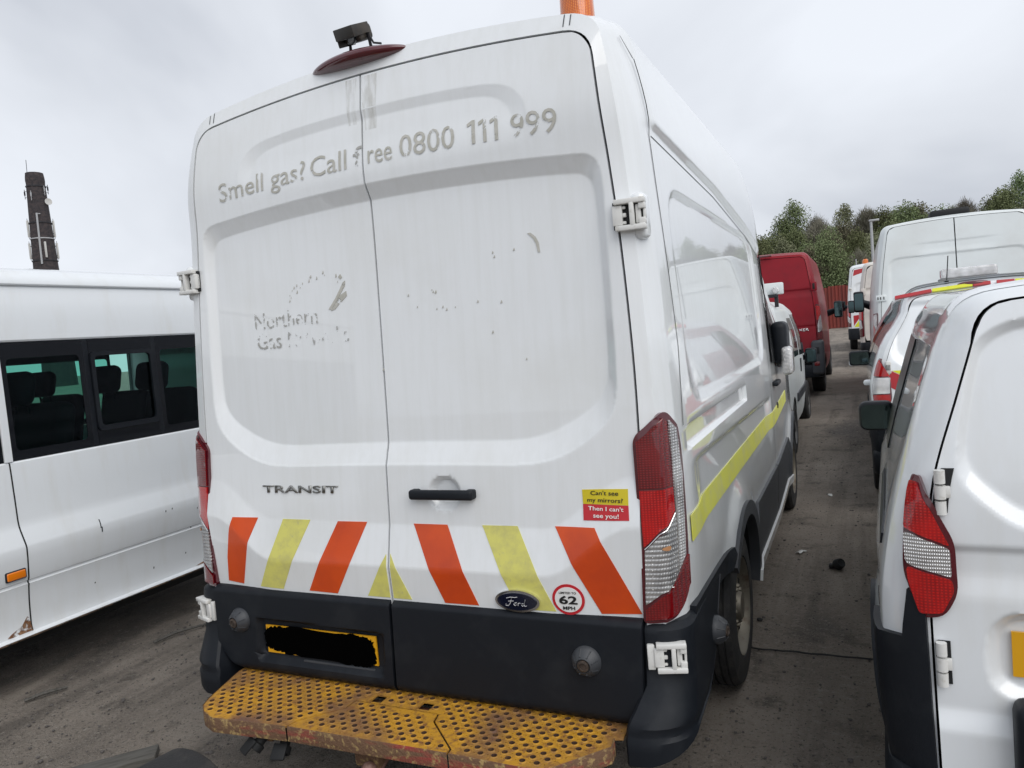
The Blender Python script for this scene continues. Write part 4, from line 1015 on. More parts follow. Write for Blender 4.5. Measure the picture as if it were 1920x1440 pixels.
# --- red van, far end of the row, behind the small white van
S = std_spec(2.52, 1.02, M['red'], 5.4, .12, .91, 1.25, .13, .05, .14, w1=1.0, w2=4.45, zb=.36, nose=1.05, gtop=.10)
VR = Van('red_van', 'dark red panel van parked ahead of the small white van', 'van', (-.02, 11.35, gz(0, 12)), S); rv = VR.root
O1, I1 = recess_pair(.80, .77, 1.02, 1.20, .03, .02)
def red_extra(x, z): return .018 * sstep(1.86, 1.83, z) * sstep(1.70, 1.80, z) + .012 * sstep(1.24, 1.21, z)
fR = door_surf(VR, [], red_extra)
zz_ = zlist(.62, 2.4, .06, [(1.19, 1.26, .012), (1.70, 1.88, .012), (2.30, 2.42, .012)])
for sg in (1, -1):
    d = VR.door(sg, fR, .62, zz_, 26, M['red'])
    bm = bmesh.new(); rbox(bm, (sg * .43, VR.rear(.7) - .012, .70), (.80, .03, .16), .008); obj('lower_trim', bm, M['plastic_grey'], d)
    bm = bmesh.new(); rbox(bm, (sg * .93, VR.rear(1.95) - .005, 1.88), (.10, .03, .15), .012, 3); h_ = obj('door_hinge', bm, M['red'], rv)
    bm = bmesh.new(); rbox(bm, (sg * .93, VR.rear(1.95) - .021, 1.88), (.035, .006, .10), .003); obj('hinge_slot', bm, M['black'], h_)
    lamp_set(VR, sg, [(.005, .98), (.13, .94), (.15, 1.0), (.145, 1.56), (.02, 1.58), (.005, 1.5)], [('upper_lens', [(.015, 1.30), (.135, 1.42), (.132, 1.54), (.02, 1.55)], 'red_bright'), ('clear_lens', [(.015, 1.10), (.138, 1.14), (.136, 1.38), (.06, 1.36), (.02, 1.22)], 'clear_bright'), ('lower_lens', [(.015, .99), (.136, .97), (.138, 1.12), (.015, 1.08)], 'red_lens')])
    bm = bmesh.new(); rbox(bm, (sg * .94, -.0, .68), (.20, .26, .58), .05, 3); bc_ = obj('bumper_corner', bm, M['plastic_grey'], rv, True, 50)
    bm = bmesh.new(); rbox(bm, (sg * .92, -.135, .80), (.09, .01, .11), .004); obj('lock_cover', bm, M['black'], bc_)
    bm = bmesh.new(); rbox(bm, (sg * .92, -.135, .58), (.08, .01, .07), .003); obj('reflector', bm, M['red_lens'], bc_)
    VR.wheel(sg, 1.0, .34, .22, .88, None, False); VR.wheel(sg, 4.45, .34, .22, .88, None, False)
    VR.side_window(sg, [(3.55, 1.30), (4.3, 1.25), (4.05, 1.75), (3.75, 2.0), (3.55, 2.0)])
    VR.mirror((sg * 1.20, 4.15, 1.45), (.17, .12, .36), None, (sg * .98, 4.25, 1.38))
VR.bumper(.34, .56, M['plastic'], -.10, .5)
bm = bmesh.new(); rbox(bm, (-.30, -.045, .86), (.52, .008, .11), 0); obj('number_plate', bm, M['plate'], rv, False)
lettering('badge_lettering', 'BOXER', (.53, 1.135, .82, 1.18), lambda x, z: Vector((x, fR(x, z), z)), M['chrome'], rv, .003, bold=.02, extrude=.004)
bm = bmesh.new(); rbox(bm, (-.02, .06, 2.475), (.62, .05, .03), .01); obj('high_brake_light', bm, M['red_dark'], rv)

# --- small white van ahead of the main van (seen past its side)
S = std_spec(1.80, .86, M['white_dull'], 4.3, .08, .88, 1.15, .09, .12, .16, w1=.85, w2=3.43, wz=.31, ra=.35, zb=.28, nose=1.02, cab=2.5, ystep=.15)
S['zprof'] = [(0, 1.80), (1.9, 1.82), (2.5, 1.76), (3.25, 1.22), (3.4, 1.12), (4.0, .98), (4.3, .72)]; S['fw'] = [(0, 1), (2.4, 1), (3.2, .97), (3.9, .9), (4.2, .78), (4.3, .66)]
VD = Van('small_white_van', 'small white van with a roof board, half hidden ahead of the chevron-striped tall van', 'van', (.0, 5.95, gz(0, 7)), S); dv_ = VD.root
for sg in (1, -1):
    VD.door(sg, door_surf(VD, []), .5, zlist(.5, 1.67, .08), 10, M['white_dull'])
    VD.side_window(sg, [(1.95, 1.08), (3.15, 1.04), (2.95, 1.24), (2.62, 1.55), (2.45, 1.60), (1.95, 1.60)])
    VD.side_window(sg, [(1.15, 1.10), (1.80, 1.09), (1.80, 1.56), (1.35, 1.56), (1.2, 1.45)])
    patch('rubbing_strip', [(1.25, .56), (2.95, .56), (2.95, .66), (1.25, .66)], VD.side(sg), M['plastic_grey'], dv_, .018, .02, .1, (sg, 0, 0))
    patch('handle_recess', roundpoly([(2.0, .86), (2.12, .86), (2.16, 1.03), (1.98, 1.03)], .03), VD.side(sg), M['plastic'], dv_, .008, .01, .05, (sg, 0, 0))
    VD.seam(sg, [(1.88, 1.62), (1.88, .9), (1.95, .42)]); VD.seam(sg, [(3.2, 1.0), (3.12, .6), (3.1, .4)])
    VD.wheel(sg, .85, .315, .195, .755, None, False); VD.wheel(sg, 3.43, .315, .195, .755, None, False)
    VD.mirror((sg * .955, 2.72, 1.02), (.15, .10, .20), None, (sg * .80, 2.85, .98))
VD.bumper(.34, .58, M['plastic'], -.08, .4)
lb = empty('roof_board', (.73, .62, 1.72)); lb.parent = dv_
bm = bmesh.new(); rbox(bm, (-.35, 0, .185), (.90, .10, .13), .012); obj('board', bm, M['white_dull'], lb)
bm = bmesh.new()
for x in (-.30, .02): rbox(bm, (x, 0, .06), (.04, .05, .16), .005)
obj('board_post', bm, M['darkmetal'], lb)
bm = bmesh.new(); rbox(bm, (-.30, -.03, .105), (.66, .07, .035), .01); obj('lower_rail', bm, M['darkmetal'], lb)
for k in range(3):
    bm = bmesh.new(); lathe(bm, [(.040, 0), (.040, .03), (.03, .04), (0, .042)], 14, axis_m((.02 - k * .17, -.05, .165), (0, -1, 0))); obj('lamp', bm, M['clear_bright'] if k != 1 else M['darkmetal'], lb)

# --- near right: white van cut by the frame
def small_van(name, label, loc, rz=0):
    S = std_spec(1.72, .875, M['white_clean'], 4.15, .30, .905, .98, .30, .12, .17, w1=.72, w2=3.2, wz=.30, ra=.34, zb=.30, nose=.98, cab=2.3, gtop=.09, zstep=.05, ystep=.1, side_off=cour_side)
    S['rear'] = [(.30, -.01), (.6, -.005), (.9, 0), (1.2, .01), (1.5, .06), (1.72, .12)]; S['crease'] = .45; S['corner'] = (.07, .16); S['sharp'] = 55
    S['hw'] = [(.30, .84), (.5, .875), (.85, .885), (1.0, .868), (1.15, .835), (1.29, .795), (1.49, .735), (1.61, .690), (1.72, .62)]
    S['gap'] = [(.30, .752), (.86, .757), (1.05, .754), (1.22, .735), (1.44, .669), (1.54, .638), (1.70, .59)]
    S['zt'] = 1.735; S['camber'] = .07; S['zc'] = 1.615; S['r'] = .12; S['gzt'] = 1.682; S['gcam'] = .075; S['gzc'] = 1.560; S['gr'] = .09; S['gapw'] = .006; S['zl'] = zlist(.30, 1.615, .04); S['ctop'] = .45
    S['zprof'] = [(0, 1.72), (1.7, 1.73), (2.3, 1.66), (3.05, 1.18), (3.25, 1.06), (3.9, .9), (4.15, .68)]
    return Van(name, label, 'van', loc, S, rz)
def cour_side(y, z):
    f = sstep(.2, .5, y) * (1 - sstep(2.6, 3.2, y)); o = -f * .006 * sstep(1.00, 1.03, z) * (1 - sstep(1.50, 1.54, z))
    o += f * .014 * (1 - sstep(.02, .07, abs(z - .93))); r_ = math.hypot(y - .72, z - .30); o += .03 * (1 - sstep(.36, .52, r_)); r_ = math.hypot(y - 3.2, z - .30); return o + .03 * (1 - sstep(.36, .52, r_))
VC = small_van('compact_white_van', 'glossy white van at the right edge, cut by the frame, yellow plate showing', (2.455, -.13, 0), -R(2.0)); cv = VC.root
O2 = convex(roundpoly([(-3, 1.070), (.56, 1.075), (.700, 1.215), (.640, 1.575), (.56, 1.622), (-3, 1.650)], [0, .08, .06, .05, .08, 0])); I2 = convex(roundpoly([(-3, 1.118), (.545, 1.122), (.676, 1.255), (.618, 1.550), (.55, 1.594), (-3, 1.622)], [0, .08, .06, .05, .08, 0]))
PO = convex(roundpoly([(.0, .650), (.60, .650), (.65, .69), (.65, .84), (.605, .892), (.0, .892)], .03)); PI = convex(roundpoly([(-.05, .668), (.57, .675), (.612, .71), (.612, .825), (.580, .862), (-.05, .862)], .03))
def fC(x, z):
    y = VC.rear(z) + recess(abs(x), z, O2, I2, .022, .004)
    y += .012 * sstep(1.055, 1.03, z) * sstep(.90, .99, z)
    if x < 0: y += recess(-x, z, PO, PI, .030, .004)
    return y - .02 * sstep(.63, .56, z)
for sg in (1, -1):
    d = VC.door(sg, fC, .36, zlist(.36, 1.62, .03, [(.54, 1.30, .007), (1.48, 1.62, .006)]), 110, M['white_clean'])
    if sg < 0: dC = d
    lo_ = [(-.006, 1.03), (.012, 1.21), (.03, 1.215), (.06, 1.19), (.12, 1.12)]
    lamp_set(VC, sg, [(-.064, 1.06), (-.070, .93), (-.036, .865), (.02, .86), (.030, .90), (.046, .96), (.048, 1.10), (.046, 1.20), (.040, 1.228), (.026, 1.228)],
        [('upper_lens', [(-.052, 1.052), (.041, 1.09), (.040, 1.19), (.037, 1.212), (.028, 1.212)], 'red_bright'), ('clear_lens', [(-.056, .972), (.041, 1.0), (.041, 1.083), (-.052, 1.045)], 'clear_bright'), ('lower_lens', [(-.060, .935), (-.032, .878), (.016, .872), (.026, .905), (.040, .96), (.041, .993), (-.057, .965)], 'red_bright')], .014, .03, 'red_dark')
    P = VC.corner(sg)
    patch('bumper_corner', [(.004, .90), (.044, .93), (.056, .80), (.20, .785), (.36, .77), (.34, .34), (.0, .34), (.002, .60)], P, M['plastic'], cv, .018, .04, .03, (sg * .5, -1, 0))
    for z in (1.19, .742):
        u0 = -.046 if z > 1 else -.046
        o = patch('hinge_recess', [(u0, z - .055), (u0 + .035, z - .055), (u0 + .035, z + .05), (u0 + .028, z + .058), (u0, z + .058)] if sg < 0 else [(u0, z - .055), (u0 + .035, z - .055), (u0 + .035, z + .058), (u0, z + .058)], P, M['black'], cv, .004, .004, .02, (sg * .3, -1, 0))
        c = P(u0 + .022, z); bm = bmesh.new()
        for zz2, r_ in ((-.040, .013), (0, .0135), (.040, .013)): lathe(bm, [(0, -.017), (r_, -.017), (r_, .017), (0, .017)], 12, axis_m((c.x, c.y - .014, z + zz2), (0, 0, 1)))
        rbox(bm, (c.x - sg * .012, c.y - .010, z), (.022, .012, .03), .002); obj('door_hinge', bm, M['hinge'], cv)
    VC.side_window(sg, [(1.40, 1.06), (2.75, 1.02), (2.55, 1.22), (2.20, 1.50), (2.05, 1.52), (1.42, 1.52)], M['cabglass'], off=.006)
    VC.seam(sg, [(1.28, 1.58), (1.28, 1.0), (1.30, .55), (1.20, .40)]); VC.seam(sg, [(2.80, 1.0), (2.75, .6), (2.6, .38)])
    VC.seam(sg, [(.50, 1.02), (1.27, 1.02)], .012)
    patch('sliding_rail', [(.22, .985), (1.20, .985), (1.20, 1.010), (.22, 1.015)], VC.side(sg), M['plastic'], cv, .006, .006, .1, (sg, 0, 0))
    patch('sill_trim', [(1.08, .31), (2.85, .31), (2.85, .44), (1.08, .44)], VC.side(sg), M['plastic'], cv, .014, .02, .1, (sg, 0, 0))
    patch('wheel_arch_trim', arch_poly(.72, .30, .335, .385, -4, 184), VC.side(sg), M['plastic'], cv, .014, .03, .04, (sg, 0, 0))
    VC.wheel(sg, .72, .305, .195, .765, None, False); VC.wheel(sg, 3.2, .305, .195, .765, None, False)
    VC.mirror((sg * .91, 2.28, 1.085), (.17, .12, .155), M['plastic'], (sg * .74, 2.36, 1.06))
FC = lambda x, z: Vector((x, fC(x, z), z))
bm = bmesh.new(); rbox(bm, (-.325, fC(-.3, .77) - .008, .773), (.52, .008, .116), .0); obj('number_plate', bm, M['plate'], dC, False)
bm = bmesh.new(); rbox(bm, (0, fC(-.5, .56) - .02, .50), (1.19, .10, .36), .03, 3); obj('bumper_step', bm, M['plastic'], cv, True, 50)
patch('fuel_flap_lock', ell(.30, .80, .018, .030, 16), VC.side(-1), M['black'], cv, .004, .003, .02, (-1, 0, 0))
VC.bumper(.26, .44, M['plastic'], -.06, .5)

# --- white van with yellow and red chevrons
S = std_spec(1.83, .90, M['white_clean'], 4.4, .26, .90, 1.05, .25, .12, .17, w1=.85, w2=3.5, wz=.31, ra=.355, zb=.30, nose=1.02, cab=2.5, gtop=.10, zstep=.06, ystep=.15)
S['rear'] = [(.3, -.02), (.9, 0), (1.2, .03), (1.5, .12), (1.83, .26)]
S['gapw'] = .004
VN = Van('chevron_van', 'white van with yellow and red chevrons and a light bar across its roof', 'van', (2.52, 4.33, gz(2, 5)), S); nv = VN.root
O3, I3 = recess_pair(.74, .70, 1.08, 1.68, .05, .16)
fN = door_surf(VN, [(O3, I3, .03, .012)]); FN = lambda x, z: Vector((x, fN(x, z), z))
for sg in (1, -1):
    d = VN.door(sg, fN, .42, zlist(.42, 1.7, .04, [(1.05, 1.2, .012), (1.55, 1.7, .012)]), 50, M['white_clean'])
    for P, m_ in ([[(.55, 1.03), (.74, 1.14), (.765, 1.09), (.765, 1.02), (.55, .88)], 'hired'], [[(.58, 1.15), (.765, 1.15), (.765, 1.105), (.74, 1.15)], 'hiyellow'], [[(.60, 1.142), (.735, 1.142), (.68, 1.11)], 'hiyellow'],
                  [[(.40, .88), (.765, .88), (.765, .62), (.55, .62)], 'hiyellow'], [[(.55, .61), (.765, .61), (.765, .50), (.62, .50)], 'hired'], [[(.20, 1.0), (.54, 1.02), (.54, .87), (.38, .87), (.15, .62), (.0, .62), (.0, .75)], 'hired']):
        patch('reflective_chevron', [(sg * x, z) for x, z in P], FN, M[m_], d, .003, .003, .05)
    for x0, x1, m_ in ((.42, .68, 'hired'), (.14, .415, 'hiyellow'), (.02, .135, 'hired')):
        patch('roof_edge_strip', [(sg * x0, 1.748 - .11 * x0 ** 2), (sg * x1, 1.748 - .11 * x1 ** 2), (sg * x1, 1.772 - .11 * x1 ** 2), (sg * x0, 1.772 - .11 * x0 ** 2)], VN.faceP(), M[m_], nv, .024, .024, .05)
    lamp_set(VN, sg, [(-.07, 1.05), (-.075, .92), (-.05, .87), (.06, .87), (.085, .95), (.085, 1.17), (.06, 1.24), (.04, 1.24)], [('upper_lens', [(-.05, 1.10), (.075, 1.10), (.07, 1.18), (.052, 1.225), (.04, 1.225)], 'red_bright'), ('clear_lens', [(-.062, .965), (.075, .965), (.075, 1.09), (-.058, 1.09)], 'clear_bright'), ('lower_lens', [(-.06, .885), (.055, .885), (.07, .955), (-.063, .955)], 'red_bright')], .014, .03)
    simple_hinge(VN, sg, 1.17, .04, .10, M['hinge'], -.03)
    VN.side_window(sg, [(1.5, 1.10), (2.95, 1.06), (2.75, 1.25), (2.4, 1.60), (1.5, 1.62)])
    patch('bumper_corner', [(-.03, .865), (.07, .865), (.09, .80), (.50, .72), (.48, .34), (.0, .34)], VN.corner(sg), M['plastic'], nv, .02, .03, .06, (sg * .5, -1, 0))
    VN.wheel(sg, .85, .315, .205, .80, None, False); VN.wheel(sg, 3.5, .315, .205, .80, None, False)
    VN.mirror((sg * 1.0, 2.60, 1.15) if sg > 0 else (-.965, 1.9, 1.14), (.20, .10, .15), None, (sg * .86, 2.0 if sg < 0 else 2.7, 1.10), cap=M['white_clean'])
bm = bmesh.new(); rbox(bm, (-.90, .42, 1.02), (.09, .06, .05), .02); obj('side_knob', bm, M['white_clean'], nv)
VN.bumper(.30, .50, M['plastic'], -.08, .5)
bm = bmesh.new(); bmesh.ops.create_uvsphere(bm, u_segments=24, v_segments=10, radius=1)
for v in bm.verts: v.co = Vector((-.13 + v.co.x * .11, .235 + v.co.y * .03, 1.775 + v.co.z * .022))
obj('high_brake_light', bm, M['red_dark'], nv)
lbar = empty('light_bar', (-.12, .62, 1.80)); lbar.parent = nv
bm = bmesh.new(); rbox(bm, (0, 0, .075), (.40, .16, .085), .018, 3); obj('bar_cover', bm, M['clear_bright'], lbar)
bm = bmesh.new(); rbox(bm, (0, 0, .028), (.42, .17, .02), .006); rbox(bm, (-.12, 0, .0), (.03, .10, .05), 0); rbox(bm, (.12, 0, .0), (.03, .10, .05), 0); obj('bar_base', bm, M['fabric_grey'], lbar)
bm = bmesh.new(); tube(bm, [(-.30, .35, 1.80), (-.265, .52, 2.02)], .004, 6); rbox(bm, (-.30, .35, 1.805), (.03, .03, .03), .005); obj('whip_antenna', bm, M['black'], nv)

# --- tall white van beyond it
S = std_spec(2.62, 1.02, M['white_dull'], 5.9, .14, .90, 1.25, .15, .07, .12, w1=1.35, w2=4.9, wz=.34, ra=.38, zb=.34, nose=1.1, gtop=.06, zstep=.08)
S['gapw'] = .006
VT = Van('tall_white_van', 'tall plain white van with a black roof vent, behind the chevron van', 'van', (2.76, 9.0, gz(2, 10)), S); tv = VT.root
O4, I4 = recess_pair(.80, .785, 1.28, 2.12, .018, .10)
fT = door_surf(VT, [(O4, I4, .014, .02)], lambda x, z: .008 * sstep(2.28, 2.265, z) * sstep(2.12, 2.2, z) * (1 - sstep(.25, .55, abs(x))))
for sg in (1, -1):
    VT.door(sg, fT, .55, zlist(.55, 2.5, .06, [(1.27, 1.34, .012), (2.02, 2.30, .012)]), 40, M['white_dull'], .007)
    simple_hinge(VT, sg, 1.60, .13, .085, M['white_dull'], .0)
    lamp_set(VT, sg, [(.03, 1.02), (.135, 1.02), (.15, 1.08), (.15, 1.40), (.035, 1.41)], [('clear_lens', [(.05, 1.17), (.128, 1.25), (.128, 1.38), (.05, 1.38)], 'clear_bright'), ('lower_lens', [(.045, 1.04), (.128, 1.05), (.130, 1.24), (.045, 1.15)], 'red_bright')])
    VT.side_window(sg, [(4.0, 1.40), (4.9, 1.35), (4.6, 1.8), (4.25, 2.1), (4.0, 2.1)])
    VT.wheel(sg, 1.35, .345, .22, .89, None, False); VT.wheel(sg, 4.9, .345, .22, .89, None, False)
    VT.mirror((sg * 1.17, 4.8, 1.60), (.18, .12, .40), None, (sg * .95, 4.9, 1.5))
VT.bumper(.36, .60, M['plastic'], -.08, .6)
bm = bmesh.new(); rbox(bm, (-.02, .55, 2.66), (.46, .40, .10), .035, 3); obj('roof_vent', bm, M['black'], tv, True, 60)

# --- pale van, then a chevroned van at the far end
S = std_spec(2.50, 1.02, M['cream'], 5.4, .12, .89, 1.25, .13, .05, .14, w1=1.0, w2=4.4, zb=.36, nose=1.05, gtop=.10)
VP = Van('pale_van', 'off-white van with a large red tail lamp, second from the far end', 'van', (2.60, 17.4, gz(2, 18)), S); pv = VP.root
fP = door_surf(VP, [], red_extra)
for sg in (1, -1):
    VP.door(sg, fP, .62, zlist(.62, 2.38, .08, [(1.70, 1.88, .02)]), 12, M['cream'])
    simple_hinge(VP, sg, 1.78, .11, .16, M['cream'], .02, False)
    lamp_set(VP, sg, [(.005, .72), (.16, .70), (.17, 1.40), (.005, 1.42)], [('upper_lens', [(.02, 1.1), (.15, 1.15), (.15, 1.38), (.02, 1.38)], 'red_bright'), ('clear_lens', [(.03, .92), (.15, .88), (.15, 1.12), (.06, 1.1)], 'clear_bright')])
    VP.wheel(sg, 1.0, .34, .22, .88, None, False); VP.wheel(sg, 4.4, .34, .22, .88, None, False)
    VP.mirror((sg * 1.20, 4.15, 1.45), (.17, .12, .36), None, (sg * .98, 4.25, 1.38))
VP.bumper(.36, .58, M['plastic'], -.08, .5)
S = std_spec(2.74, 1.02, M['white_clean'], 5.5, .10, .90, 1.25, .13, .08, .14, w1=1.2, w2=4.5, zb=.36, nose=1.05, gtop=.12)
VF = Van('far_white_van', 'white van with red corner flashes and an amber beacon, farthest in the right row', 'van', (2.28, 23.6, gz(2, 24)), S); fv = VF.root
O5, I5 = recess_pair(.80, .76, 1.25, 2.15, .06, .16); fF = door_surf(VF, [(O5, I5, .03, .016)]); FF = lambda x, z: Vector((x, fF(x, z), z))
for sg in (1, -1):
    d = VF.door(sg, fF, .5, zlist(.5, 2.6, .08, [(1.2, 1.4, .02), (2.0, 2.2, .02)]), 22, M['white_clean'])
    patch('reflective_chevron', [(sg * .80, 2.36), (sg * .52, 2.44), (sg * .46, 2.58), (sg * .76, 2.54)], FF, M['hired'], d, .004, .004, .1)
    patch('reflective_chevron', [(sg * .50, 2.44), (sg * .40, 2.46), (sg * .34, 2.60), (sg * .45, 2.58)], FF, M['hiyellow'], d, .004, .004, .1)
    patch('reflective_chevron', [(sg * .85, .80), (sg * .85, 1.12), (sg * .60, 1.14)], FF, M['hired'], d, .004, .004, .1)
    patch('reflective_chevron', [(sg * .84, .76), (sg * .58, 1.14), (sg * .40, 1.14), (sg * .70, .76)], FF, M['hiyellow'], d, .004, .004, .1)
    lamp_set(VF, sg, [(.0, .76), (.14, .78), (.15, 1.42), (.06, 1.45), (.0, 1.38)], [('upper_lens', [(.01, 1.08), (.13, 1.15), (.13, 1.4), (.02, 1.36)], 'red_bright'), ('clear_lens', [(.01, .88), (.13, .95), (.13, 1.12), (.01, 1.05)], 'clear_bright'), ('lower_lens', [(.01, .78), (.13, .80), (.13, .93), (.01, .86)], 'red_lens')])
    simple_hinge(VF, sg, 1.95, .10, .10, M['hinge'], .02, True)
    VF.wheel(sg, 1.2, .345, .22, .89, None, False); VF.wheel(sg, 4.5, .345, .22, .89, None, False)
    VF.mirror((sg * 1.20, 4.3, 1.45), (.17, .12, .36), None, (sg * .98, 4.4, 1.38))
VF.bumper(.36, .72, M['plastic'], -.10, .6)
bm = bmesh.new(); lathe(bm, [(.09, 0), (.09, .03), (.08, .14), (.05, .17), (0, .175)], 20, axis_m((-.42, .5, 2.70), (0, 0, 1))); obj('beacon', bm, M['amber'], fv)

# ------------------------------------------------------------------ minibus on the left
MX = -2.57; MW = 1.0
mb = empty('minibus', (MX - MW, 0, 0), 0, 'white minibus with a band of dark green-tinted windows and an orange side marker lamp', 'minibus')
Y0, Y1 = -3.2, 2.5
def strip_wall(name, prof, m, sg, y0=Y0, y1=Y1, parent=None, thick=None):
    V = []; n = int((y1 - y0) / .2)
    for j in range(n + 1):
        y = lerp(y0, y1, j / n)
        for x, z in prof: V.append((sg * (MW + x), y, z))
    k = len(prof); F = []
    for j in range(n):
        for i in range(k - 1):
            q = (j * k + i, (j + 1) * k + i, (j + 1) * k + i + 1, j * k + i + 1); F.append(q if sg > 0 else q[::-1])
    o = pyobj(name, V, F, m, parent or mb, True, 28); return o
low = [(-.09, .304), (.016, .304), (.027, .307), (.031, .313), (.026, .320), (.006, .326), (.0, .36), (.003, .42), (.010, .50), (.022, .575), (.026, .588), (.020, .592), (.019, .604), (.027, .608), (.034, .63), (.046, .73), (.049, .785), (.045, .802), (.012, .880), (.006, .900), (.002, .93), (0, 1.05), (-.004, 1.20), (-.006, 1.238), (-.012, 1.246), (-.03, 1.248)]
up = [(-.035, 1.886), (-.018, 1.890), (-.012, 1.90), (-.014, 2.0), (-.026, 2.185), (-.030, 2.196), (-.014, 2.199), (-.010, 2.206), (-.012, 2.222), (-.028, 2.25), (-.055, 2.278), (-.10, 2.297), (-.20, 2.318), (-.42, 2.345), (-.70, 2.36), (-1.0, 2.365)]
for sg in (1, -1):
    strip_wall('lower_side', low, M['white_clean'], sg); strip_wall('roof', up, M['white_clean'], sg)
# window band: black-bordered tinted panes with a sliding window
bands = [(-2.9, -1.55, 0), (-1.53, .145, 0), (.19, .665, 0), (.70, 1.135, 1), (1.165, 2.3, 0)]
for sg in (1, -1):
    WP = lambda y, z: Vector((sg * (MW - .012), y, z)); od = (sg, 0, 0)
    for (a, b, sl) in bands:
        rect = [(a, 1.25), (b, 1.25), (b, 1.885), (a, 1.885)]
        if not sl:
            i = roundpoly([(a + .03, 1.30), (b - .03, 1.30), (b - .03, 1.80), (a + .03, 1.80)], .03)
            fr = patch('window_border', rect, WP, M['frit'], mb, 0, .004, .2, od, holes=[i], grid=False)
            patch('pane', [(a + .02, 1.29), (b - .02, 1.29), (b - .02, 1.81), (a + .02, 1.81)], WP, M['tint'], fr, -.004, 0, .3, od, grid=False)
        else:
            i = roundpoly([(a + .025, 1.365), (b - .025, 1.365), (b - .025, 1.785), (a + .025, 1.785)], .03)
            o_ = roundpoly([(a - .0, 1.335), (b + .0, 1.335), (b + .0, 1.81), (a - .0, 1.81)], .04)
            fr = patch('window_border', rect, WP, M['frit'], mb, 0, .004, .2, od, holes=[i], grid=False)
            patch('sliding_window_frame', o_, WP, M['plastic'], fr, .014, .02, .06, od, holes=[i], grid=False)
            patch('pane', i, WP, M['tint'], fr, -.006, 0, .3, od, grid=False)
    for y in (-1.54, .682, 1.15): 
        bm = bmesh.new(); rbox(bm, (sg * (MW - .018), y, 1.567), (.012, .034, .636), .002); obj('window_pillar', bm, M['plastic'], mb, False)
    bm = bmesh.new(); rbox(bm, (sg * (MW - .010), .1675, 1.567), (.016, .042, .642), .003); obj('door_pillar', bm, M['white_clean'], mb, False)
    V = []; F = []
    for i, (x, z) in enumerate(low[5:-1]):
        for dy in (-.004, .004): V.append((sg * (MW + x + .0012), .168 + dy, z))
    for i in range(len(low[5:-1]) - 1):
        q = (2 * i, 2 * i + 1, 2 * i + 3, 2 * i + 2); F.append(q if sg > 0 else q[::-1])
    pyobj('door_gap', V, F, M['black'], mb)
    bm = bmesh.new(); rbox(bm, (sg * (MW + .043), .10, .655), (.016, .098, .044), .007, 3); mk = obj('side_marker', bm, M['marker'], mb, True, 60)
    bm = bmesh.new(); rbox(bm, (sg * (MW + .039), .10, .655), (.016, .108, .054), .007, 3); obj('marker_base', bm, M['plastic'], mk, True, 60)
M['rust'] = mat('surface_rust', (.16, .07, .03), .85, mix=(.30, .17, .09), scale=40, alpha=(26, (1, 1, 1), .42, .55, 5))
LP = lambda y, z: Vector((MW + sinterp(z, [(a[1], a[0]) for a in low[5:]]), y, z))
patch('rust_patch', [(.03, .328), (.168, .328), (.166, .40), (.15, .41), (.12, .37), (.06, .345)], LP, M['rust'], mb, .002, .001, .01, (1, 0, 0))
patch('rust_patch', [(1.26, .328), (1.6, .328), (1.6, .35), (1.42, .352)], LP, M['rust'], mb, .002, .001, .02, (1, 0, 0))
M['rust_edge'] = mat('rusty_sill_edge', (.075, .05, .035), .9, mix=(.16, .10, .06), scale=20, alpha=(14, (1, 1, 1), .40, .50, 5))
patch('rusty_sill_edge', [(-.6, .3035), (2.3, .3035), (2.3, .3115), (-.6, .3115)], lambda y, z: Vector((MW + .0315, y, z)), M['rust_edge'], mb, .001, .001, .2, (1, 0, 0), grid=False)
for (y, z, l) in ((.60, .80, .05), (.605, .765, .03), (1.05, .76, .012), (1.1, .765, .01), (1.25, .60, .01), (.95, .42, .012), (1.2, .44, .01), (.55, .46, .008), (1.30, .72, .008)):
    patch('scratch', [(y - .003, z - l / 2), (y + .003, z - l / 2), (y + .004, z + l / 2), (y - .001, z + l / 2)], LP, M['plastic'], mb, .0015, .001, .02, (1, 0, 0))
bm = bmesh.new(); rbox(bm, (0, (Y0 + Y1) / 2, .55), (1.86, Y1 - Y0 - .1, .06), 0); obj('cabin_floor', bm, M['interior'], mb, False)
bm = bmesh.new(); rbox(bm, (0, -.35, .30), (1.84, 5.4, .16), .02); tube(bm, [(-.9, -2.3, .33), (.9, -2.3, .33)], .05, 8); obj('underbody', bm, M['black'], mb)  # underbody set low and nearly full length to block light passing beneath
bm = bmesh.new(); rbox(bm, (0, (Y0 + Y1) / 2, 2.20), (1.86, Y1 - Y0 - .1, .04), 0); obj('headlining', bm, M['interior'], mb, False)
for nm_, y_ in (('rear_wall', Y0), ('front_wall', Y1)):
    P = [(-MW, .33), (MW, .33), (MW - .006, 1.24), (MW - .03, 2.2), (MW - .2, 2.318), (0, 2.36), (-MW + .2, 2.318), (-MW + .03, 2.2), (-MW + .006, 1.24)]
    patch(nm_, P, planeXZ(y_), M['white_clean'], mb, 0, .03, .3, (0, -1 if y_ < 0 else 1, 0), grid=False)
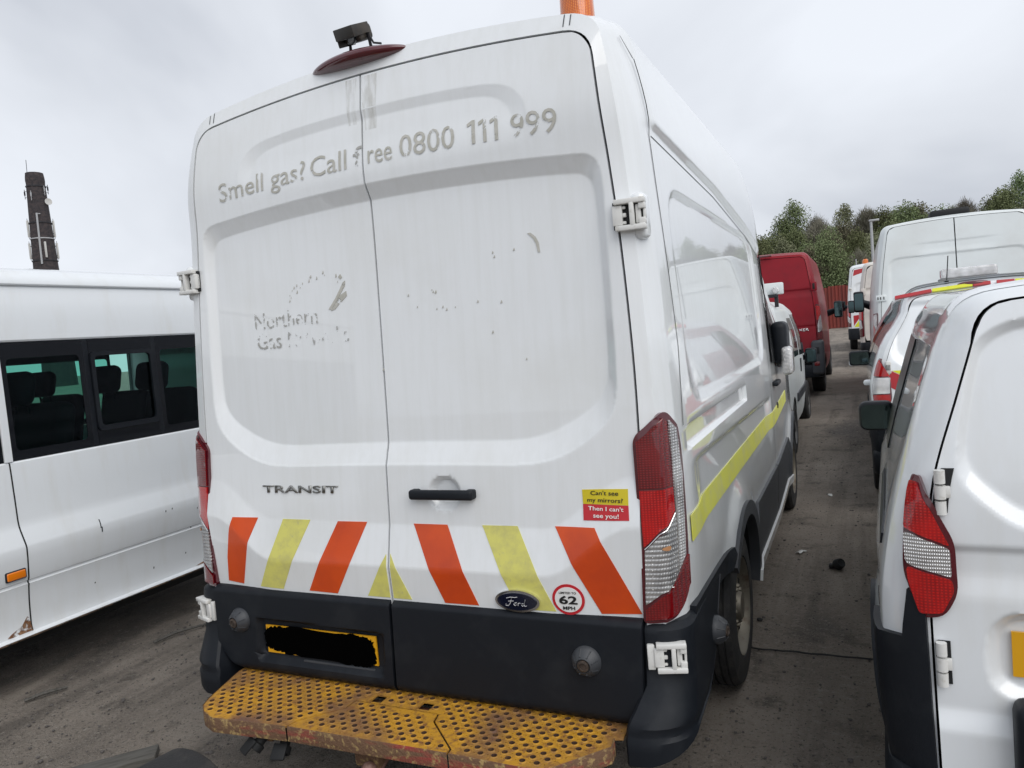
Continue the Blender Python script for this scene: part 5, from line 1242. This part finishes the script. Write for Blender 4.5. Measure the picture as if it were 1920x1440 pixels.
def seat(x, y):
    s_ = empty('bench_seat', (x, y, .42)); s_.parent = mb; rl = Matrix.Rotation(R(-12), 3, 'X')
    bm = bmesh.new(); rbox(bm, (0, 0, .40), (.45, .48, .13), .05, 3); obj('cushion', bm, M['seat'], s_, True, 60)
    bm = bmesh.new(); rbox(bm, (0, -.28, .76), (.45, .12, .72), .05, 3, rl); obj('backrest', bm, M['seat'], s_, True, 60)
    bm = bmesh.new(); rbox(bm, (0, -.37, 1.21), (.27, .10, .20), .05, 4, rl); tube(bm, [(-.06, -.35, 1.06), (-.06, -.36, 1.16)], .008, 6); tube(bm, [(.06, -.35, 1.06), (.06, -.36, 1.16)], .008, 6); obj('headrest', bm, M['seat'], s_, True, 60)
    bm = bmesh.new(); rbox(bm, (0, 0, .17), (.36, .30, .34), .01); obj('seat_base', bm, M['darkmetal'], s_, False)
for y in (-1.9, -1.0, -.12, .80, 1.72):
    for x in (.70, .22, -.66): seat(x, y + (.10 if x < 0 else 0))
for sg in (1, -1):
    for y in (-2.3, 1.75):
        if y > 0: continue
        m = axis_m((sg * .86, y, .33), (sg, 0, 0)); bm = bmesh.new(); lathe(bm, [(.2, -.1), (.31, -.1), (.33, -.07), (.33, .07), (.31, .1), (.21, .1)], 32, m); t = obj('wheel', bm, M['rubber'], mb)
        bm = bmesh.new(); lathe(bm, [(.21, .09), (.19, .05), (.1, .06), (.07, .09), (0, .09)], 24, m); obj('rim', bm, M['rimdark'], t)

# ------------------------------------------------------------------ things beyond the yard
ch = empty('chimney', (-92.0, 60, 0), 0, 'dark brick chimney hung with phone masts, rising behind the minibus', 'chimney')
def chw(z): return interp(z, [(0, 2.0), (15.5, 1.42), (27.6, 1.0)])
bm = bmesh.new(); n = 12; rr = []
for z in [0, 6, 12] + [15 + k * .8 for k in range(15)] + [26.6, 27.0, 27.5, 27.6]:
    w_ = chw(z) + (.08 if 26.5 < z < 27.1 else 0) * .6; rr.append([bm.verts.new((w_ * math.cos(2 * math.pi * k / n), w_ * math.sin(2 * math.pi * k / n), z)) for k in range(n)])
for a, b in zip(rr, rr[1:]):
    for k in range(n): bm.faces.new((a[k], a[(k + 1) % n], b[(k + 1) % n], b[k]))
bm.faces.new(rr[-1]); obj('stack', bm, M['brick'], ch, False)
cdir = Vector((CAM[0] + 92, CAM[1] - 60, 0)).normalized(); csd = Vector((-cdir.y, cdir.x, 0))   # towards the yard / sideways
def on_ch(a, z, out_=0):
    d = cdir * math.cos(a) + csd * math.sin(a); return d * (chw(z) + out_) + Vector((0, 0, z))
for (z, h_) in ((17.8, 2.0), (20.6, 2.1)):
    for a in (-1.55, 1.55) if z > 18 else (-1.6, .15, 1.5):
        p = on_ch(a, z, .16 if abs(a) > 1 else .10); bm = bmesh.new(); rbox(bm, p, (.22, .20, h_), .04, 2); t = obj('panel_antenna', bm, M['antenna_white'], ch)
        bm = bmesh.new(); q = on_ch(a, z, -.1); tube(bm, [p + Vector((0, 0, .6)), q + Vector((0, 0, .6))], .06, 6); tube(bm, [p - Vector((0, 0, .6)), q - Vector((0, 0, .6))], .06, 6); tube(bm, [p + Vector((0, 0, -h_ * .6)), p + Vector((0, 0, h_ * .62))], .03, 6); obj('antenna_bracket', bm, M['darkmetal'], t)
for (a, z) in ((-1.5, 24.9), (1.5, 25.6), (-.5, 24.6), (.75, 25.3)):
    bm = bmesh.new(); p = on_ch(a, z, .20); q = on_ch(a, z, -.1); tube(bm, [p + Vector((0, 0, -.6)), p + Vector((0, 0, .6))], .04, 6); tube(bm, [p + Vector((0, 0, .4)), q + Vector((0, 0, .4))], .03, 5); tube(bm, [p + Vector((0, 0, -.4)), q + Vector((0, 0, -.4))], .03, 5)
    rbox(bm, p + Vector((0, 0, .1)), (.14, .14, .5), .02); obj('mast_antenna', bm, M['darkmetal'] if abs(a) > 1 else M['galv'], ch)
bm = bmesh.new(); p = on_ch(.95, 23.9, .25); lathe(bm, [(0, 0), (.38, .04), (.42, .16), (.40, .17), (.0, .08)], 20, axis_m(p, cdir + csd * .3)); obj('dish', bm, M['antenna_white'], ch)
bm = bmesh.new(); tube(bm, [on_ch(-.25, 16, .1), on_ch(-.22, 22.4, .1)], .12, 6); tube(bm, [on_ch(-.22, 22.3, .1), on_ch(.1, 22.3, .1)], .06, 5); obj('cable_tray', bm, M['galv'], ch)
for z, m_ in ((19.3, M['galv']), (16.5, M['darkmetal']), (21.3, M['darkmetal']), (25.9, M['darkmetal'])):
    bm = bmesh.new(); lathe(bm, [(chw(z) + .02, -.07), (chw(z) + .09, -.07), (chw(z) + .09, .07), (chw(z) + .02, .07)], 12, Matrix.Translation((0, 0, z))); obj('steel_band', bm, m_, ch, False)
bm = bmesh.new(); tube(bm, [on_ch(-1.2, 27.5, -.2), on_ch(-1.2, 29.2, -.25)], .035, 5); obj('lightning_rod', bm, M['darkmetal'], ch)
# red sheet-metal fence: every sheet a part
def fence_sheet_mesh():
    V = []; F = []; n = 20; w_ = 1.0
    for i in range(n + 1):
        x = w_ * i / n; y = .03 * (1 if (i // 2) % 2 else -1)
        V += [(x, y, 0), (x, y, 2.55)]
    for i in range(n): F.append((2 * i, 2 * i + 2, 2 * i + 3, 2 * i + 1))
    me = bpy.data.meshes.new('fence_sheet'); me.from_pydata(V, [], F); me.materials.append(M['fence']); return me
fe = empty('sheet_fence', (0, 47, 0), 0, 'red sheet-metal fence along the back of the yard', 'fence'); fm = fence_sheet_mesh()
for k in range(60):
    x = -22 + k * 1.0; o = bpy.data.objects.new('fence_sheet', fm); COL.objects.link(o); o.parent = fe; o.location = (x, random.uniform(-.02, .02), gz(x, 47) + random.uniform(-.04, .05))
bm = bmesh.new()
for z in (.6, 1.9): rbox(bm, (8, .09, gz(0, 47) + z), (60, .06, .10), 0)
obj('fence_rail', bm, M['darkmetal'], fe, False)['kind'] = 'stuff'
lp = empty('lamp_post', (2.30, 35, gz(2, 35)), 0, 'tall grey lamp post standing in front of the trees', 'lamp post')
bm = bmesh.new(); tube(bm, [(0, 0, 0), (0, 0, 1.2), (0, 0, 5.0)], [.10, .075, .055], 12); obj('post', bm, M['galv'], lp)
bm = bmesh.new(); rbox(bm, (.12, 0, 5.03), (.42, .16, .09), .03); obj('lamp_head', bm, M['galv'], lp)
bm = bmesh.new(); rbox(bm, (0, 0, .02), (.34, .34, .04), 0); obj('base_plate', bm, M['galv'], lp)
cp = empty('camera_pole', (1.62, 44.5, gz(2, 44)), 0, 'thin grey pole carrying a small white camera beside the red fence', 'pole')
bm = bmesh.new(); tube(bm, [(0, 0, 0), (0, 0, 3.9)], .035, 8); obj('pole', bm, M['galv'], cp)
bm = bmesh.new(); rbox(bm, (.10, -.12, 2.75), (.14, .30, .14), .03); tube(bm, [(0, 0, 2.8), (.1, -.05, 2.8)], .03, 6); obj('security_camera', bm, M['antenna_white'], cp)

# ------------------------------------------------------------------ trees
def crown_mesh(seed, n, rx, rz_, leaf, m, clumps=16, bare=False, shape=0):
    rnd = random.Random(seed); V = []; F = []; C_ = []
    for k in range(clumps):
        t = (k + .5) / clumps; z = rz_ * (-1 + 1.85 * t); pr_ = math.sin(math.pi * min(1, .18 + .80 * t) ** (1.25 if shape else 1.0)) ** .7
        a = k * 2.4 + rnd.uniform(-.5, .5); rr_ = rx * pr_ * rnd.uniform(.25, .75)
        C_.append((Vector((rr_ * math.cos(a), rr_ * math.sin(a), z)), rx * (.30 + .28 * pr_) * rnd.uniform(.8, 1.2)))
    for k in range(n):
        c, s_ = C_[rnd.randrange(clumps)]
        d = Vector((rnd.gauss(0, 1), rnd.gauss(0, 1), rnd.gauss(0, 1))) * s_ * .52
        if d.length > s_ * 1.15: d *= s_ * 1.15 / d.length
        p = c + Vector((d.x, d.y, d.z * 1.25)); q = leaf * rnd.uniform(.55, 1.3)
        if bare:
            dr = (Vector((d.x, d.y, abs(d.z) * 1.5 + .3)).normalized() + Vector((rnd.gauss(0, .3), rnd.gauss(0, .3), rnd.gauss(0, .3)))).normalized(); sd_ = dr.cross(Vector((rnd.random(), rnd.random(), rnd.random()))).normalized()
            a = p - dr * q * 1.6; b = p + dr * q * 1.6; i = len(V); V += [tuple(a - sd_ * .022), tuple(a + sd_ * .022), tuple(b)]; F.append((i, i + 1, i + 2))
        else:
            u = Vector((rnd.gauss(0, 1), rnd.gauss(0, 1), rnd.gauss(0, 1))).normalized(); v = u.cross(Vector((rnd.gauss(0, 1), rnd.gauss(0, 1), rnd.gauss(0, 1)))).normalized(); i = len(V)
            V += [tuple(p - u * q), tuple(p - v * q * .6), tuple(p + u * q * .9), tuple(p + v * q * .6)]; F.append((i, i + 1, i + 2, i + 3))
    me = bpy.data.meshes.new('crown'); me.from_pydata(V, [], F); me.materials.append(m); return me
def trunk_mesh(seed, h_, top, m):
    rnd = random.Random(seed); bm = bmesh.new(); tube(bm, [(0, 0, -.3), (rnd.uniform(-.1, .1), 0, h_ * .5), (rnd.uniform(-.2, .2), .1, h_), (rnd.uniform(-.2, .2), .1, top)], [.14, .11, .07, .02], 6)
    for k in range(9):
        z = lerp(h_ * .45, top * .9, k / 8); a = rnd.uniform(0, 6.28); l = rnd.uniform(.7, 1.5) * (1.1 - .5 * k / 8)
        tube(bm, [(0, 0, z), (math.cos(a) * l * .6, math.sin(a) * l * .6, z + l * .45), (math.cos(a) * l, math.sin(a) * l, z + l * 1.0)], [.05, .03, .012], 5)
    me = bpy.data.meshes.new('trunk'); bm.to_mesh(me); bm.free(); me.materials.append(m); return me
KINDS = []
for k, (n_, rx, rz_, lf, mm, cl, bare, nm_) in enumerate([(11000, 1.5, 2.2, .066, 'leaf1', 22, False, 'leafy'), (9500, 1.25, 2.5, .064, 'leaf1', 20, False, 'leafy'), (10000, 1.55, 2.0, .064, 'leaf2', 22, False, 'olive'), (8500, 1.15, 2.3, .062, 'leaf2', 18, False, 'olive'), (7500, 1.35, 2.2, .20, 'twig', 20, True, 'bare')]):
    KINDS.append((crown_mesh(11 + k, n_, rx, rz_, lf, M[mm], cl, bare, k % 2), trunk_mesh(40 + k, 1.9, 4.4, M['bark']), nm_))
LBL = {'leafy': ('leafy_tree', 'fresh green leafy tree in the wood behind the red fence', 'leafy trees of the wood beyond the fence'), 'olive': ('olive_tree', 'olive-green tree in the wood behind the red fence', 'olive trees of the wood beyond the fence'), 'bare': ('bare_tree', 'half bare brown tree in the wood behind the red fence', 'bare trees of the wood beyond the fence')}
rnd = random.Random(5)
rows_ = [(52.5, .84, 1.5), (57, .92, 1.6), (62, 1.0, 1.7), (67.5, 1.05, 1.6), (74, 1.08, 1.6)]
for ri, (y, s_, sp_) in enumerate(rows_):
    x = -16 + rnd.uniform(0, 1) - ri * 1.0; xe = 24 + ri * 3
    while x < xe:
        k = rnd.choices(range(5), [4, 3, 3, 2, 2 if ri > 2 else .8])[0]; cm__, tm_, nm_ = KINDS[k]; yy = y + rnd.uniform(-1.5, 1.5); sc = s_ * rnd.uniform(.82, 1.22)
        n0, l0, g0 = LBL[nm_]; t = empty(n0, (x, yy, gz(x, yy)), rnd.uniform(0, 6.28), l0, 'tree', g0); t.scale = (sc, sc, sc * rnd.uniform(.9, 1.15))
        o = bpy.data.objects.new('trunk', tm_); COL.objects.link(o); o.parent = t
        o = bpy.data.objects.new('crown', cm__); COL.objects.link(o); o.parent = t; o.location = (0, 0, 3.1)
        x += sp_ * rnd.uniform(.75, 1.25)

def wood_mass():
    rnd = random.Random(77); V = []; F = []
    for k in range(120000):
        y = rnd.uniform(51.5, 78); x = rnd.uniform(-20, 30 + (y - 52) * .5); top = 2.9 + .85 * noise.noise(Vector((x * .32, y * .32, 0))) + .5 * noise.noise(Vector((x * 1.1, y * 1.1, 5)))
        z = gz(x, y) + (top + 1.0) * (rnd.random() ** .6); p = Vector((x, y, z)); q = rnd.uniform(.05, .11)
        u = Vector((rnd.gauss(0, 1), rnd.gauss(0, 1), rnd.gauss(0, 1))).normalized(); v = u.cross(Vector((rnd.gauss(0, 1), rnd.gauss(0, 1), rnd.gauss(0, 1)))).normalized(); i = len(V)
        V += [tuple(p - u * q), tuple(p - v * q * .7), tuple(p + u * q), tuple(p + v * q * .7)]; F.append((i, i + 1, i + 2, i + 3))
    o = pyobj('undergrowth', V, F, M['leaf1'], None, False); tag(o, 'green undergrowth filling the wood behind the red fence', 'undergrowth', kind='stuff')
wood_mass()

# ------------------------------------------------------------------ litter and small things on the ground
def stone_mesh(seed):
    rnd = random.Random(seed); bm = bmesh.new(); bmesh.ops.create_icosphere(bm, subdivisions=1, radius=1)
    for v in bm.verts: v.co *= rnd.uniform(.7, 1.15); v.co.z *= .6
    me = bpy.data.meshes.new('s'); bm.to_mesh(me); bm.free(); v = [tuple(q.co) for q in me.vertices]; f = [tuple(p.vertices) for p in me.polygons]; return v, f
SM = [stone_mesh(k) for k in range(4)]; V, F = [], []; rnd = random.Random(3)
for k in range(5200):
    if rnd.random() < .62: x, y = rnd.uniform(-2.6, -.75), rnd.uniform(-1.2, 2.6)
    else: x, y = rnd.uniform(.9, 1.75), rnd.uniform(-.4, 9)
    s_ = .0018 / (rnd.random() + .13) * rnd.uniform(.6, 1.1); sv, sf = SM[k % 4]; a = rnd.uniform(0, 6.28); b0 = len(V); z0 = gz(x, y) + .004
    V += [(x + s_ * (p[0] * math.cos(a) - p[1] * math.sin(a)), y + s_ * (p[0] * math.sin(a) + p[1] * math.cos(a)), z0 + s_ * p[2]) for p in sv]; F += [tuple(b0 + i for i in f) for f in sf]
gv = pyobj('gravel', V, F, M['gravel'], None, False); tag(gv, 'scattered grit and small stones lying on the dirty tarmac', 'gravel', kind='stuff')
bm = bmesh.new(); lathe(bm, [(.034, 0), (.036, .01), (.030, .045), (.026, .05), (.022, .045), (.0, .040)], 24, axis_m((0, 0, .026), (.55, -.6, .55))); rbox(bm, (-.02, .01, .016), (.06, .045, .028), .01)
o = obj('black_cap', bm, M['black']); o.location = (1.357, 2.86, gz(1.3, 2.9)); tag(o, 'black plastic cap lying alone on the tarmac between the rows', 'cap')
def scrap_piece(name, loc, s_, m, label, cat, seed):
    rnd = random.Random(seed); bm = bmesh.new(); bmesh.ops.create_grid(bm, x_segments=4, y_segments=3, size=.5)
    for v in bm.verts: v.co = Vector((v.co.x * s_[0] + rnd.uniform(-.006, .006), v.co.y * s_[1] + rnd.uniform(-.004, .004), rnd.uniform(.004, .018)))
    bmesh.ops.solidify(bm, geom=list(bm.faces), thickness=.003); o = obj(name, bm, m); o.location = loc; o.rotation_euler = (0, 0, rnd.uniform(0, 3)); return tag(o, label, cat)
scrap_piece('plastic_scrap', (1.117, 3.18, gz(1, 3)), (.085, .035), M['litter'], 'crumpled white scrap on the tarmac beside the front wheel of the tall van', 'litter', 4)
scrap_piece('paper_scrap', (1.25, 4.9, gz(1, 5)), (.06, .03), M['litter'], 'tiny pale scrap farther up the lane past the white one', 'litter', 9)
for k, (x, y, s_, lab) in enumerate([(.985, 1.895, .020, 'dark round stone on the lane near the rear wheel of the tall van'), (1.05, 1.95, .010, 'small pale pebble right of the dark round stone')]):
    sv, sf = SM[k]; o = pyobj('stone', [(p[0] * s_, p[1] * s_, p[2] * s_ + s_ * .5) for p in sv], sf, M['gravel'] if k else M['rubber'], None, True, 60); o.location = (x, y, gz(x, y)); tag(o, lab, 'stone')
for k, (p, lab) in enumerate([([(-2.42, .775), (-2.40, .92), (-2.33, 1.08), (-2.20, 1.22)], 'thin dry twig beside the shadow of the minibus, nearer the tall van'), ([(-2.46, .02), (-2.43, .10), (-2.38, .20)], 'short dry twig on the tarmac near the left edge')]):
    bm = bmesh.new(); tube(bm, [(x, y, .018 + .006 * (i % 2)) for i, (x, y) in enumerate(p)], [.008, .010, .007, .004][:len(p)], 6); tag(obj('twig', bm, M['wood']), lab, 'twig')
# fine joint in the tarmac
V, F = [], []; pts = [(.93 + k * .03, 1.515 + .012 * noise.noise(Vector((k * .4, 0, 0))), .013 + .008 * 0) for k in range(28)]
bm = bmesh.new(); tube(bm, pts, .0045, 5); jo = obj('tarmac_joint', bm, M['black']); jo['kind'] = 'structure'
# old tyre and a board in the left foreground
bm = bmesh.new(); m = Matrix.Translation((-.215, -.88, .290)) @ Matrix.Rotation(R(-12), 4, 'Z') @ Matrix.Rotation(R(90), 4, 'X')
pr = [(.17, -.06), (.20, -.085), (.255, -.09), (.29, -.07)] + [(.297, lerp(-.06, .06, k / 4)) for k in range(5)] + [(.29, .07), (.255, .09), (.20, .085), (.17, .06)]
lathe(bm, pr, 56, m); o = obj('old_tyre', bm, M['rubber']); tag(o, 'bare black tyre standing on edge in the left foreground below the step', 'tyre')
bm = bmesh.new()
for k in range(1): rbox(bm, (0, 0, .03), (.62, .11, .035), .006)
o = obj('loose_board', bm, M['wood']); o.location = (-1.46, -.38, .0); o.rotation_euler = (0, R(-3), R(42)); tag(o, 'weathered grey board lying on the tarmac at the lower left', 'board')
